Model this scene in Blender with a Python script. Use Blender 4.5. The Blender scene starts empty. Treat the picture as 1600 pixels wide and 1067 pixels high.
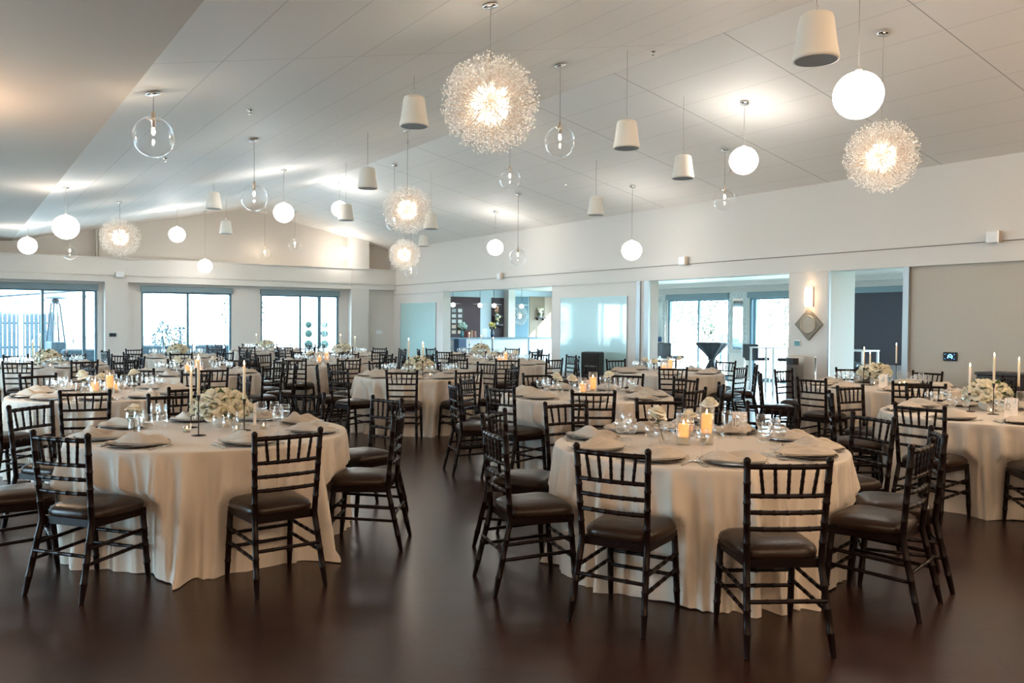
import bpy, math, random
from mathutils import Vector, Matrix
R = math.radians; PI = math.pi
SC = bpy.context.scene; COL = SC.collection
# ---------------------------------------------------------------- camera
cam_d = bpy.data.cameras.new('camera'); cam = bpy.data.objects.new('camera', cam_d); COL.objects.link(cam)
M3 = Matrix(((0.82817566, 0.00667871, -0.56042883), (-0.56042314, 0.02260798, -0.82789781), (0.00714087, 0.9997221, 0.02246628)))
cam.matrix_world = Matrix.Translation((0, 0, 1.55)) @ M3.to_4x4()
cam_d.sensor_width = 36; cam_d.lens = 1300 / 1600 * 36; cam_d.clip_end = 300
SC.camera = cam
# ---------------------------------------------------------------- world and exposure
SC.view_settings.view_transform = 'Standard'; SC.view_settings.look = 'None'
SC.view_settings.gamma = 1.0; SC.view_settings.use_curve_mapping = False
SC.view_settings.exposure = EXPOSURE = 2.80
W = bpy.data.worlds.new('sky'); SC.world = W; W.use_nodes = True
bg = W.node_tree.nodes['Background']; bg.inputs[0].default_value = (0.58, 0.82, 1.0, 1); bg.inputs[1].default_value = 3.4
SC.cycles.use_denoising = True
SC.cycles.max_bounces = 10; SC.cycles.diffuse_bounces = 5; SC.cycles.glossy_bounces = 4
SC.cycles.transmission_bounces = 6; SC.cycles.transparent_max_bounces = 24
SC.cycles.caustics_reflective = False; SC.cycles.caustics_refractive = False
SC.cycles.sample_clamp_indirect = 4.0
sun_d = bpy.data.lights.new('sun', 'SUN'); sun_d.energy = 4; sun_d.angle = R(1.0); sun_d.color = (1.0, 0.97, 0.92)
sun = bpy.data.objects.new('sun', sun_d); COL.objects.link(sun); sun.rotation_euler = Vector((-2.0, 6.3, -1.8)).to_track_quat('-Z', 'Y').to_euler()
# ---------------------------------------------------------------- materials
def mat(name, col, rough=0.5, metal=0.0, spec=0.5, emit=None, es=0.0, sss=0.0, sheen=0.0, coat=0.0, bump=None, vary=None):
    m = bpy.data.materials.new(name); m.use_nodes = True; nt = m.node_tree; p = nt.nodes['Principled BSDF']
    p.inputs['Base Color'].default_value = (*col, 1); p.inputs['Roughness'].default_value = rough
    p.inputs['Metallic'].default_value = metal; p.inputs['Specular IOR Level'].default_value = spec
    p.inputs['Coat Weight'].default_value = coat; p.inputs['Coat Roughness'].default_value = 0.04
    p.inputs['Sheen Weight'].default_value = sheen
    if emit: p.inputs['Emission Color'].default_value = (*emit, 1); p.inputs['Emission Strength'].default_value = es
    if sss: p.inputs['Subsurface Weight'].default_value = sss; p.inputs['Subsurface Radius'].default_value = (0.03, 0.015, 0.006)
    tc = nt.nodes.new('ShaderNodeTexCoord')
    def noise(scale, det=3):
        n = nt.nodes.new('ShaderNodeTexNoise'); n.inputs['Scale'].default_value = scale; n.inputs['Detail'].default_value = det
        nt.links.new(tc.outputs['Object'], n.inputs['Vector']); return n
    if vary:                                   # (scale, second colour)
        n = noise(vary[0]); mx = nt.nodes.new('ShaderNodeMix'); mx.data_type = 'RGBA'
        mx.inputs[6].default_value = (*col, 1); mx.inputs[7].default_value = (*vary[1], 1)
        nt.links.new(n.outputs[0], mx.inputs[0]); nt.links.new(mx.outputs[2], p.inputs['Base Color'])
    if bump:                                   # (scale, strength)
        n = noise(bump[0], 4); b = nt.nodes.new('ShaderNodeBump'); b.inputs['Strength'].default_value = bump[1]
        b.inputs['Distance'].default_value = 0.01
        nt.links.new(n.outputs[0], b.inputs['Height']); nt.links.new(b.outputs[0], p.inputs['Normal'])
    return m
def glassmat(name, tint=(1, 1, 1), refl=(1, 1, 1), f0=0.05, edge=0.7, rough=0.0, power=3.0):
    m = bpy.data.materials.new(name); m.use_nodes = True; nt = m.node_tree; nt.nodes.clear()
    o = nt.nodes.new('ShaderNodeOutputMaterial'); mx = nt.nodes.new('ShaderNodeMixShader')
    t = nt.nodes.new('ShaderNodeBsdfTransparent'); g = nt.nodes.new('ShaderNodeBsdfGlossy')
    t.inputs[0].default_value = (*tint, 1); g.inputs[0].default_value = (*refl, 1); g.inputs[1].default_value = rough
    lw = nt.nodes.new('ShaderNodeLayerWeight'); lw.inputs[0].default_value = 0.5
    pw = nt.nodes.new('ShaderNodeMath'); pw.operation = 'POWER'; pw.inputs[1].default_value = power
    ma = nt.nodes.new('ShaderNodeMath'); ma.operation = 'MULTIPLY_ADD'; ma.inputs[1].default_value = edge; ma.inputs[2].default_value = f0
    nt.links.new(lw.outputs['Facing'], pw.inputs[0]); nt.links.new(pw.outputs[0], ma.inputs[0])
    nt.links.new(ma.outputs[0], mx.inputs[0]); nt.links.new(t.outputs[0], mx.inputs[1]); nt.links.new(g.outputs[0], mx.inputs[2])
    nt.links.new(mx.outputs[0], o.inputs[0]); return m
def linemat(name, col, rough, lines, dark=0.6, bump=0.0):
    # plaster board with thin joints; lines = [(axis, spacing, offset, width, strength)]
    m = mat(name, col, rough); nt = m.node_tree; p = nt.nodes['Principled BSDF']
    tc = nt.nodes.new('ShaderNodeTexCoord'); sp = nt.nodes.new('ShaderNodeSeparateXYZ'); nt.links.new(tc.outputs['Object'], sp.inputs[0])
    acc = None
    def M(op, a, b=None):
        n = nt.nodes.new('ShaderNodeMath'); n.operation = op
        for i, v in enumerate((a, b)):
            if v is None: continue
            if isinstance(v, (int, float)): n.inputs[i].default_value = v
            else: nt.links.new(v, n.inputs[i])
        return n.outputs[0]
    for ax, spc, off, wd, st in lines:
        v = M('ABSOLUTE', M('SUBTRACT', M('FLOORED_MODULO', M('ADD', sp.outputs[ax], spc / 2 - off), spc), spc / 2))
        v = M('MULTIPLY', M('LESS_THAN', v, wd / 2), st); acc = v if acc is None else M('MAXIMUM', acc, v)
    mx = nt.nodes.new('ShaderNodeMix'); mx.data_type = 'RGBA'; mx.inputs[6].default_value = (*col, 1)
    mx.inputs[7].default_value = (*[c * dark for c in col], 1)
    nt.links.new(acc, mx.inputs[0]); nt.links.new(mx.outputs[2], p.inputs['Base Color']); return m
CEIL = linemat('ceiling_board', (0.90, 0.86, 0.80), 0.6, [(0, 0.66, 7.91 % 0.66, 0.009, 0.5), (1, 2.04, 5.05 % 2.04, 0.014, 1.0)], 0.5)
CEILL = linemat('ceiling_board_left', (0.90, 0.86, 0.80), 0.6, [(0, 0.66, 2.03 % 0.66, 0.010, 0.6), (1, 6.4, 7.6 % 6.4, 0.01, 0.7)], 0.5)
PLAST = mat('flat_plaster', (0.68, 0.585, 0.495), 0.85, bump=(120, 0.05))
WALL = mat('warm_white_wall', (0.68, 0.645, 0.595), 0.6, bump=(150, 0.06))
WALL2 = mat('partition_fabric', (0.50, 0.46, 0.39), 0.7, bump=(260, 0.15), vary=(60, (0.46, 0.42, 0.355)))
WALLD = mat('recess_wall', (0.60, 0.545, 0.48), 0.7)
GLAZED = mat('aqua_back_painted_glass', (0.42, 0.62, 0.61), 0.25, coat=1.0)
ALU = mat('brushed_aluminium', (0.42, 0.44, 0.44), 0.45, metal=0.7)
CHROME = mat('chrome', (0.85, 0.83, 0.8), 0.12, metal=1.0)
WFRAME = mat('blue_grey_window_frame', (0.11, 0.22, 0.28), 0.45)
BLIND = mat('grey_roller_blind', (0.20, 0.27, 0.29), 0.8)
PANE = glassmat('window_pane', tint=(0.97, 1, 1), f0=0.03, edge=0.4)
CHAIRM = mat('dark_mahogany_lacquer', (0.0075, 0.0030, 0.0028), 0.34, spec=0.16, bump=(40, 0.1))
LEATHER = mat('dark_brown_leather', (0.024, 0.012, 0.007), 0.32, spec=0.32, bump=(90, 0.15))
CLOTH = mat('ivory_tablecloth', (0.66, 0.59, 0.51), 0.85, sheen=0.2, bump=(300, 0.12))
NAPK = mat('beige_napkin', (0.58, 0.52, 0.45), 0.85, sheen=0.2, bump=(120, 0.2))
CHARGER = mat('smoked_charger', (0.02, 0.012, 0.01), 0.15, spec=0.6, coat=0.2)
STEEL = mat('polished_cutlery', (0.70, 0.68, 0.65), 0.2, metal=1.0)
GLASS = glassmat('clear_glass', tint=(0.985, 0.99, 0.99), f0=0.05, edge=0.85, power=2.2)
GLOBEG = glassmat('clear_globe_glass', tint=(0.99, 0.99, 0.99), f0=0.015, edge=0.95, power=3.5)
WATER = glassmat('water', tint=(0.93, 0.95, 0.95), f0=0.06, edge=0.6)
PETAL = mat('cream_petal', (0.88, 0.85, 0.74), 0.6, sss=0.1, sheen=0.2, vary=(25, (0.84, 0.79, 0.62)))
LEAF = mat('green_leaf', (0.10, 0.15, 0.05), 0.5, vary=(18, (0.05, 0.08, 0.03)))
WAX = mat('ivory_wax', (0.92, 0.82, 0.64), 0.5, sss=0.35)
FLAME = mat('candle_flame', (1, 0.6, 0.2), 0.5, emit=(1.0, 0.62, 0.28), es=8)
GLOWW = mat('flame_lit_wax_glow', (1, 0.7, 0.4), 0.5, emit=(1.0, 0.30, 0.05), es=.20)  # flame light in the wax, put in as emission
IRON = mat('black_iron', (0.02, 0.015, 0.014), 0.45, metal=0.3)
CARD = mat('blush_card', (0.90, 0.84, 0.78), 0.8)
INK = mat('black_ink', (0.02, 0.02, 0.02), 0.7)
OPAL = mat('lit_opal_globe', (0.9, 0.9, 0.9), 0.4, emit=(1.0, 0.94, 0.88), es=3.3)
OPAL_FILL = mat('amber_fill_light', (0.9, 0.9, 0.9), 0.4, emit=(1.0, 0.72, 0.48), es=12.0)
BULB = mat('lit_bulb', (1, 1, 1), 0.4, emit=(1.0, 0.86, 0.68), es=60)
BULB2 = mat('lit_capsule_bulb', (1, 1, 1), 0.4, emit=(1.0, 0.88, 0.74), es=10)
CRYST = mat('crystal_bead', (0.96, 0.92, 0.87), 0.45, spec=0.6)
BRASSM = mat('pale_brass_wire', (0.75, 0.62, 0.50), 0.3, metal=0.9)
SPK = mat('off_white_speaker_shell', (0.88, 0.84, 0.76), 0.55)
GRILLE = mat('grey_speaker_grille', (0.35, 0.35, 0.33), 0.7, bump=(400, 0.5))
CORD = mat('grey_cord', (0.35, 0.33, 0.30), 0.6)
BLACK = mat('matt_black', (0.015, 0.013, 0.014), 0.5)
BLEATH = mat('black_leather', (0.02, 0.022, 0.03), 0.25, spec=0.6)
WHITEP = mat('white_laminate', (0.80, 0.82, 0.82), 0.35)
def floor_mat():
    m = mat('dark_stained_floor', (0.05, 0.02, 0.016), 0.27, spec=0.5); nt = m.node_tree; p = nt.nodes['Principled BSDF']
    tc = nt.nodes.new('ShaderNodeTexCoord'); mp = nt.nodes.new('ShaderNodeMapping'); mp.inputs['Rotation'].default_value = (0, 0, R(45))
    br = nt.nodes.new('ShaderNodeTexBrick'); br.inputs['Scale'].default_value = 1.0
    br.inputs['Color1'].default_value = (0.027, 0.0120, 0.0095, 1); br.inputs['Color2'].default_value = (0.042, 0.0195, 0.0155, 1)
    br.inputs['Mortar'].default_value = (0.009, 0.004, 0.0035, 1); br.inputs['Mortar Size'].default_value = 0.004
    br.inputs['Brick Width'].default_value = 0.6; br.inputs['Row Height'].default_value = 0.2
    nt.links.new(tc.outputs['Object'], mp.inputs[0]); nt.links.new(mp.outputs[0], br.inputs['Vector']); nt.links.new(br.outputs[0], p.inputs['Base Color'])
    n = nt.nodes.new('ShaderNodeTexNoise'); n.inputs['Scale'].default_value = 1.6; n.inputs['Detail'].default_value = 5
    nt.links.new(tc.outputs['Object'], n.inputs['Vector'])
    b0 = nt.nodes.new('ShaderNodeBump'); b0.inputs['Strength'].default_value = 0.25; b0.inputs['Distance'].default_value = 0.02
    nt.links.new(n.outputs[0], b0.inputs['Height'])
    b = nt.nodes.new('ShaderNodeBump'); b.inputs['Strength'].default_value = 0.5; b.inputs['Distance'].default_value = 0.004
    nt.links.new(br.outputs['Fac'], b.inputs['Height']); b.invert = True; nt.links.new(b0.outputs[0], b.inputs['Normal']); nt.links.new(b.outputs[0], p.inputs['Normal']); return m
FLOORM = floor_mat()
# ---------------------------------------------------------------- mesh building
class MB:
    def __init__(s): s.v = []; s.f = []; s.sm = []
    def add(s, vs, fs, smooth=False):
        o = len(s.v); s.v += [tuple(p) for p in vs]; s.f += [tuple(i + o for i in f) for f in fs]; s.sm += [smooth] * len(fs); return s
    def box(s, a, b, rz=0, bev=0.0):
        x0, y0, z0 = a; x1, y1, z1 = b
        if bev <= 0:
            vs = [(x, y, z) for z in (z0, z1) for x, y in ((x0, y0), (x1, y0), (x1, y1), (x0, y1))]
            fs = [(3, 2, 1, 0), (4, 5, 6, 7), (0, 1, 5, 4), (1, 2, 6, 5), (2, 3, 7, 6), (3, 0, 4, 7)]
        else:
            vs = []
            for z, d in ((z0, bev), (z0 + bev, 0), (z1 - bev, 0), (z1, bev)):
                vs += [(x0 + d + bev, y0 + d, z), (x1 - d - bev, y0 + d, z), (x1 - d, y0 + d + bev, z), (x1 - d, y1 - d - bev, z),
                       (x1 - d - bev, y1 - d, z), (x0 + d + bev, y1 - d, z), (x0 + d, y1 - d - bev, z), (x0 + d, y0 + d + bev, z)]
            fs = [tuple(range(7, -1, -1)), tuple(range(24, 32))]
            for k in range(3):
                for i in range(8): fs.append((k * 8 + i, k * 8 + (i + 1) % 8, k * 8 + 8 + (i + 1) % 8, k * 8 + 8 + i))
        if rz:
            cx, cy = (x0 + x1) / 2, (y0 + y1) / 2; c, sn = math.cos(rz), math.sin(rz)
            vs = [(cx + (x - cx) * c - (y - cy) * sn, cy + (x - cx) * sn + (y - cy) * c, z) for x, y, z in vs]
        return s.add(vs, fs)
    def tube(s, pts, rad, n=8, caps=True, smooth=True, closed=False):
        pts = [Vector(p) for p in pts]; N = len(pts); a = None
        if isinstance(rad, (int, float)): rad = [rad] * N
        vs = []; up = None
        for i, p in enumerate(pts):
            if closed: t = (pts[(i + 1) % N] - pts[i - 1])
            else: t = pts[min(i + 1, N - 1)] - pts[max(i - 1, 0)]
            if t.length < 1e-9: t = Vector((0, 0, 1))
            t.normalize()
            if a is None: a = t.cross(Vector((0, 0, 1)) if abs(t.z) < 0.9 else Vector((1, 0, 0)))
            a = a - t * a.dot(t)
            if a.length < 1e-6: a = t.orthogonal()
            a.normalize(); b = t.cross(a)
            for k in range(n):
                th = 2 * PI * k / n; vs.append(p + (a * math.cos(th) + b * math.sin(th)) * rad[i])
        fs = []
        for i in range(N if closed else N - 1):
            j = (i + 1) % N
            for k in range(n): fs.append((i * n + k, i * n + (k + 1) % n, j * n + (k + 1) % n, j * n + k))
        s.add(vs, fs, smooth)
        if caps and not closed: s.add(vs[:n], [tuple(range(n))]); s.add(vs[-n:], [tuple(range(n - 1, -1, -1))])
        return s
    def lathe(s, prof, n=20, c=(0, 0, 0), smooth=True):
        vs = [(c[0] + r * math.cos(2 * PI * k / n), c[1] + r * math.sin(2 * PI * k / n), c[2] + z) for r, z in prof for k in range(n)]
        fs = [(i * n + k, i * n + (k + 1) % n, (i + 1) * n + (k + 1) % n, (i + 1) * n + k) for i in range(len(prof) - 1) for k in range(n)]
        return s.add(vs, fs, smooth)
    def ball(s, c, r, n=12, m=8, sz=1.0):
        pr = [(max(r * math.sin(PI * i / m), 1e-5), -r * sz * math.cos(PI * i / m)) for i in range(m + 1)]
        return s.lathe(pr, n, c)
    def quad(s, *p): return s.add(p, [tuple(range(len(p)))])
    def mesh(s, name, m):
        me = bpy.data.meshes.new(name); me.from_pydata(s.v, [], s.f); me.materials.append(m)
        me.polygons.foreach_set('use_smooth', s.sm); me.update(); return me
    def build(s, name, m, parent=None, loc=None, rz=0):
        o = bpy.data.objects.new(name, s.mesh(name, m)); COL.objects.link(o)
        if parent: o.parent = parent
        if loc: o.location = loc
        if rz: o.rotation_euler = (0, 0, rz)
        return o
def inst(o, name=None, parent=None, loc=None, rot=None, scale=None):
    c = o.copy(); COL.objects.link(c)
    if name: c.name = name
    c.parent = parent
    if loc is not None: c.location = loc
    if rot is not None: c.rotation_euler = rot
    if scale is not None: c.scale = (scale,) * 3 if isinstance(scale, (int, float)) else scale
    return c
def tag(o, label=None, cat=None, group=None, kind=None):
    if label: o['label'] = label
    if cat: o['category'] = cat
    if group: o['group'] = group
    if kind: o['kind'] = kind
    return o
def empty(name, loc=(0, 0, 0), rz=0, label=None, cat=None, group=None):
    o = bpy.data.objects.new(name, None); COL.objects.link(o); o.location = loc; o.rotation_euler = (0, 0, rz); o.empty_display_size = 0.1
    return tag(o, label, cat, group)
def struct(o): o['kind'] = 'structure'; return o
KIDS = {}
def tree_copy(root, loc, rz=0, label=None, cat=None, group=None):
    """a thing, its parts and sub-parts; the first time the prototype itself is used"""
    key = root.name
    if key not in KIDS: KIDS[key] = [(c, list(c.children)) for c in root.children]; KIDS[key + '#'] = 0
    KIDS[key + '#'] += 1
    if KIDS[key + '#'] == 1: r = root
    else:
        r = root.copy(); COL.objects.link(r)
        for ch, sub in KIDS[key]:
            c = ch.copy(); COL.objects.link(c); c.parent = r
            for g in sub: d = g.copy(); COL.objects.link(d); d.parent = c
    r.location = loc; r.rotation_euler = (0, 0, rz); tag(r, label, cat, group); return r
# ================================================================ THE SETTING
XR, YF = 12.93, 26.38
def zl(x): return 5.13 - 0.218 * (7.9 - x)
def zr(x): return 5.13 - 0.2087 * (x - 7.9)
def sbox(name, a, b, m, bev=0, parent=None):
    o = MB().box(a, b, 0, bev).build(name, m, parent)
    return o if parent else struct(o)
sbox('floor', (-5.3, -5.3, -0.1), (19.6, 27.4, 0), FLOORM)
c = MB()
def slab(x0, z0, x1, z1, y0=-5.3, y1=27.4, t=0.12):
    return [(x0, y0, z0), (x1, y0, z1), (x1, y1, z1), (x0, y1, z0), (x0, y0, z0 + t), (x1, y0, z1 + t), (x1, y1, z1 + t), (x0, y1, z0 + t)], \
           [(0, 1, 2, 3), (7, 6, 5, 4), (0, 4, 5, 1), (1, 5, 6, 2), (2, 6, 7, 3), (3, 7, 4, 0)]
struct(MB().add(*slab(7.9, 5.13, 13.3, zr(13.3))).build('ceiling', CEIL))
struct(MB().add(*slab(1.45, zl(1.45), 7.9, 5.13)).build('ceiling_left_slope', CEILL))
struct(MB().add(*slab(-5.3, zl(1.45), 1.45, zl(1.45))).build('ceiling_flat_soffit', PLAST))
sbox('wall_back', (-5.3, -5.3, 0), (13.3, -5.1, 5.3), WALL)
# ---- far wall
fw = MB(); fw.box((-5.3, YF, 2.65), (XR + .3, 26.85, 3.35)); fw.box((3.72, YF, 0), (4.33, 26.86, 2.65)); fw.box((11.28, YF, 0), (11.93, 26.86, 2.65))
fw.box((11.28, YF - .01, 2.65), (11.93, 26.95, 4.6))
for a, b in ((-5.3, -4.6), (-1.3, -.4), (4.33, 4.74), (7.38, 8.30), (10.95, 11.28)): fw.box((a, 26.68, 0), (b, 26.86, 2.56))
fw.box((3.56, 26.68, 0), (3.72, 26.86, 2.56)); fw.box((-5.3, 26.68, 2.56), (11.28, 26.86, 2.65)); fw.box((11.93, 26.6, 0), (XR + .3, 26.86, 2.65))
struct(fw.build('wall_far', WALL))
up = MB(); up.box((-5.3, 27.0, 3.0), (3.6, 27.2, 4.5)); up.box((3.6, 26.8, 3.3), (11.3, 27.2, 5.4)); up.box((11.93, 26.9, 3.3), (13.3, 27.2, 4.6)); up.box((3.55, 26.8, 3.3), (3.62, 27.1, 4.4))
up.box((-5.3, 26.8, 3.25), (13.3, 27.1, 3.34))
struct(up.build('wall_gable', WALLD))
tr = MB(); tr.box((-5.3, YF - .035, 2.84), (XR, YF, 2.93), 0); tr.box((-5.3, YF - .04, 3.335), (XR, 26.5, 3.36))
struct(tr.build('trim_1', WALL))
# ---- windows: frame, mullions, panes, blinds
WN = [0]
def window(x, y, w, h, rz, mull, z0=0.0, blind=None, roll=0.15, shade=None):
    WN[0] += 1; n = WN[0]
    r = empty('window_%d' % n, (x, y, z0), rz); r['kind'] = 'structure'
    f = MB(); t = .065
    f.box((0, -.04, 0), (t, .05, h)); f.box((w - t, -.04, 0), (w, .05, h)); f.box((t, -.04, h - t), (w - t, .05, h)); f.box((t, -.04, 0), (w - t, .05, .09))
    for mx, mw in mull: f.box((mx - mw / 2, -.035, .09), (mx + mw / 2, .045, h - t))
    f.build('window_frame', WFRAME, r)
    MB().box((t, .0, .09), (w - t, .012, h - t)).build('pane', PANE, r)
    b = MB(); b.box((-.02, -.16, h - .02), (w + .02, -.02, h + roll), 0, .01)
    bl = b.build('roller_blind', BLIND, r)
    if shade: MB().box((.04, -.07, shade), (w - .04, -.055, h)).build('drawn_shade', mat('charcoal_drawn_shade', (0.035, 0.032, 0.045), 0.45), r)
    return r
window(-4.6, 26.74, 3.3, 2.42, 0, [(1.65, .08)])
window(-.4, 26.74, 3.96, 2.42, 0, [(2.58, .07), (3.62, .09)])
window(4.74, 26.74, 2.64, 2.42, 0, [(1.33, .07)])
window(8.30, 26.74, 2.65, 2.42, 0, [(1.32, .07), (1.98, .11)])
# ---- right wall: header, lower pieces
rw = MB(); rw.box((XR, -5.3, 2.51), (13.27, 27.2, 4.3))
for a, b in ((23.06, 27.2), (13.69, 17.31)): rw.box((XR + .03, a, 0), (13.24, b, 2.51))
struct(rw.build('wall_right', WALL))
struct(MB().box((XR + .06, -5.3, 0), (13.24, 7.62, 2.51)).build('wall_partition', WALL2))
t2 = MB(); t2.box((XR - .03, -5.3, 2.82), (XR, 26.4, 2.92)); struct(t2.build('trim_2', WALL))
t3 = MB(); t3.box((XR - .004, -5.3, 2.808), (XR, 26.4, 2.82)); struct(t3.build('trim_3', mat('shadow_joint', (.25, .22, .19), .8)))
t4 = MB(); t4.box((XR - .01, 13.95, 0), (XR + .03, 14.08, 2.51)); t4.box((XR - .02, 13.66, 0), (XR + .03, 13.80, 2.51)); t4.box((XR - .01, 7.60, 0), (XR + .09, 7.70, 2.51))
struct(t4.build('trim_4', ALU))
for i, (a, b) in enumerate(((23.51, 26.0), (14.41, 16.91))):
    r = empty('glass_board', (XR + .03, (a + b) / 2, .31), 0, ['aqua back-painted glass board at the far corner, left of the bar', 'aqua back-painted glass board reflecting windows, right of the bar'][i], 'glass board', None)
    MB().box((-.02, (a - b) / 2, 0), (-.001, (b - a) / 2, 1.88)).build('glass_sheet', GLAZED, r)
    w = (b - a) / 2
    for s in (-w - .006, w + .006): MB().box((-.024, s - .006, 0), (-.001, s + .006, 1.88)).build('edge_trim', ALU, r)
# ---- pillar and lounge shell
struct(MB().box((12.95, 9.10, 0), (13.72, 9.95, 2.75)).build('wall_pillar', WALL))
struct(MB().box((12.93, 9.07, 0), (12.96, 9.10, 2.51)).build('trim_5', ALU))
lw = MB(); X = 18.3
for a, b in ((3.0, 4.5), (9.5, 10.2), (12.17, 12.85), (15.36, 16.07), (18.5, 19.6)): lw.box((X, a, 0), (X + .2, b, 2.36))
lw.box((X, 3.0, 2.36), (X + .2, 19.6, 2.75)); lw.box((X, 10.2, 0), (X + .2, 12.17, .55)); lw.box((X - .25, 8, 2.62), (X, 19.6, 2.75))
struct(lw.build('wall_lounge', WALL))
sbox('floor_lounge', (13.27, 3.0, 0), (19.4, 25.7, .004), mat('reflection_pale_floor', (.42, .44, .44), .15))  # made pale in place of the window reflections that brighten it
sbox('ceiling_lounge', (13.27, 2.8, 2.75), (19.6, 25.9, 2.85), WALL)
sbox('wall_lounge_near', (13.24, 2.8, 0), (18.5, 3.0, 2.75), WALL)
window(18.36, 9.5, 5.0, 2.3, R(-90), [(2.5, .08)])  # unseen window, added to light the side of the pillar
window(X + .06, 18.5, 2.43, 2.3, R(-90), [(1.24, .06)], roll=.14)
window(X + .06, 15.36, 2.51, 2.3, R(-90), [(.16, .1)], roll=.14)
window(X + .06, 12.17, 1.97, 1.8, R(-90), [(.98, .06)], z0=.55, roll=.12, shade=.02)
window(19.36, 24.9, 4.6, 2.3, R(-90), [(2.3, .08)])  # window out of view, added to light the bar
sbox('wall_bar_side', (18.3, 19.6, 0), (19.36, 19.75, 2.75), WALL); sbox('wall_bar_side_far', (19.3, 24.9, 0), (19.5, 25.7, 2.75), WALL)
sbox('wall_bar_side_near', (19.3, 19.7, 0), (19.5, 20.3, 2.75), WALL); sbox('wall_bar_side_top', (19.3, 20.3, 2.36), (19.5, 24.9, 2.75), WALL)
bw = sbox('wall_bar', (13.24, 25.6, 0), (19.5, 25.8, 2.75), mat('pale_blue_wall', (.55, .66, .72), .6))
for nm, x0, x1, z1, m in (('trim_6', 13.24, 15.92, 2.46, mat('maroon_wall_panel', (.055, .022, .03), .6)), ('trim_7', 16.41, 16.94, 2.46, mat('dark_wall_panel', (.05, .03, .04), .6)),
                      ('trim_8', 17.28, 18.04, 2.52, mat('slate_blue_panel', (.10, .19, .24), .55)), ('trim_9', 18.10, 18.80, 2.54, mat('tan_wall_panel', (.28, .21, .15), .6)), ('trim_10', 18.80, 19.3, 2.54, mat('peach_wall_panel', (.62, .48, .38), .6))):
    sbox(nm, (x0, 25.57, 0), (x1, 25.6, z1), m)
sbox('trim_11', (16.96, 25.3, 0), (17.26, 25.6, 2.75), WALL)
# ---- left side of the hall: glazed doors that are outside the photo but light the room
lf = MB()
for a, b in ((-5.3, 6.2), (9.8, 11.4), (15.0, 17.0), (20.6, 26.8)): lf.box((-5.3, a, 0), (-5.1, b, 3.8))
lf.box((-5.3, 6.2, 2.42), (-5.1, 20.6, 3.8)); struct(lf.build('wall_left', WALL))
for y in (6.2, 11.4, 17.0): window(-5.16, y, 3.6, 2.42, R(90), [(1.8, .08)])
# ================================================================ OUTSIDE
struct(MB().box((-60, 26.9, -.32), (60, 90, -.06)).build('ground_patio', mat('bleached_paving', (.55, .56, .56), .9, vary=(2, (.5, .52, .52)))))
struct(MB().box((19.6, -40, -.32), (80, 26.9, -.06)).build('ground_garden', mat('pale_dry_garden', (.50, .52, .46), .9, vary=(1.5, (.42, .45, .36)))))
struct(MB().box((-60, -40, -.32), (-5.3, 26.9, -.06)).build('ground_side', mat('pale_concrete', (.45, .46, .46), .9)))
FENCE = mat('weathered_fence', (.022, .038, .048), .9); BLUEG = mat('grey_outdoor_furniture', (.014, .028, .038), .8)
r = empty('timber_fence', (-2, 40, -.06), 0, 'weathered vertical board fence beyond the left window', 'fence')
f = MB()
for i in range(36): f.box((i * .16, 0, 0), (i * .16 + .135, .025, 1.86 + .02 * math.sin(i * 2.1)))
f.build('fence_boards', FENCE, r)
f = MB(); f.box((0, .03, .4), (5.8, .08, .5)); f.box((0, .03, 1.4), (5.8, .08, 1.5)); f.build('fence_rail', FENCE, r)
for i in range(4):
    MB().box((i * 1.85, .03, 0), (i * 1.85 + .1, .13, 1.95)).build('fence_post', FENCE, r)
r = empty('patio_pergola', (.6, 35, -.06), 0, 'white timber pergola with sloping beams behind the patio heater', 'pergola'); WH = mat('white_painted_timber', (.16, .18, .19), .6)
for x in (0.0, 1.5, 5.2):
    MB().box((x, 0, 0), (x + .14, .14, 2.1 + x * .1)).build('post', WH, r)
for i, dz in enumerate((0, .28)):
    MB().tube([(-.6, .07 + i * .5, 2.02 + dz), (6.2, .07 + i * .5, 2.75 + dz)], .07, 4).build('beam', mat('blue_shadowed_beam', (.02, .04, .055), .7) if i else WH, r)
MB().add(*slab(-.6, 2.3, 6.2, 3.0, 0, 1.6, .05)).build('roof_panel', WH, r)
# pyramid patio heater
HM = mat('galvanised_heater', (.012, .028, .038), .7)
r = empty('patio_heater', (2.74, 29.3, -.06), R(20), 'tall pyramid patio heater outside the left window', 'heater')
for sx, sy in ((-1, -1), (1, -1), (1, 1), (-1, 1)):
    MB().tube([(sx * .19, sy * .19, .9), (sx * .085, sy * .085, 2.12)], .026, 6).build('frame_leg', HM, r)
MB().box((-.22, -.22, 0), (.22, .22, .92), 0, .02).build('base_cabinet', HM, r)
MB().lathe([(.001, .92), (.045, .92), (.045, 2.1), (.001, 2.1)], 12).build('glass_tube', PANE, r)
MB().lathe([(.10, 2.1), (.11, 2.2), (.06, 2.26)], 16).build('burner', HM, r)
MB().lathe([(.001, 2.25), (.30, 2.26), (.30, 2.28), (.10, 2.35), (.001, 2.36)], 20).build('reflector_hood', HM, r)
TOP = mat('topiary_green', (.010, .036, .028), .9, bump=(30, .6))
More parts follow.
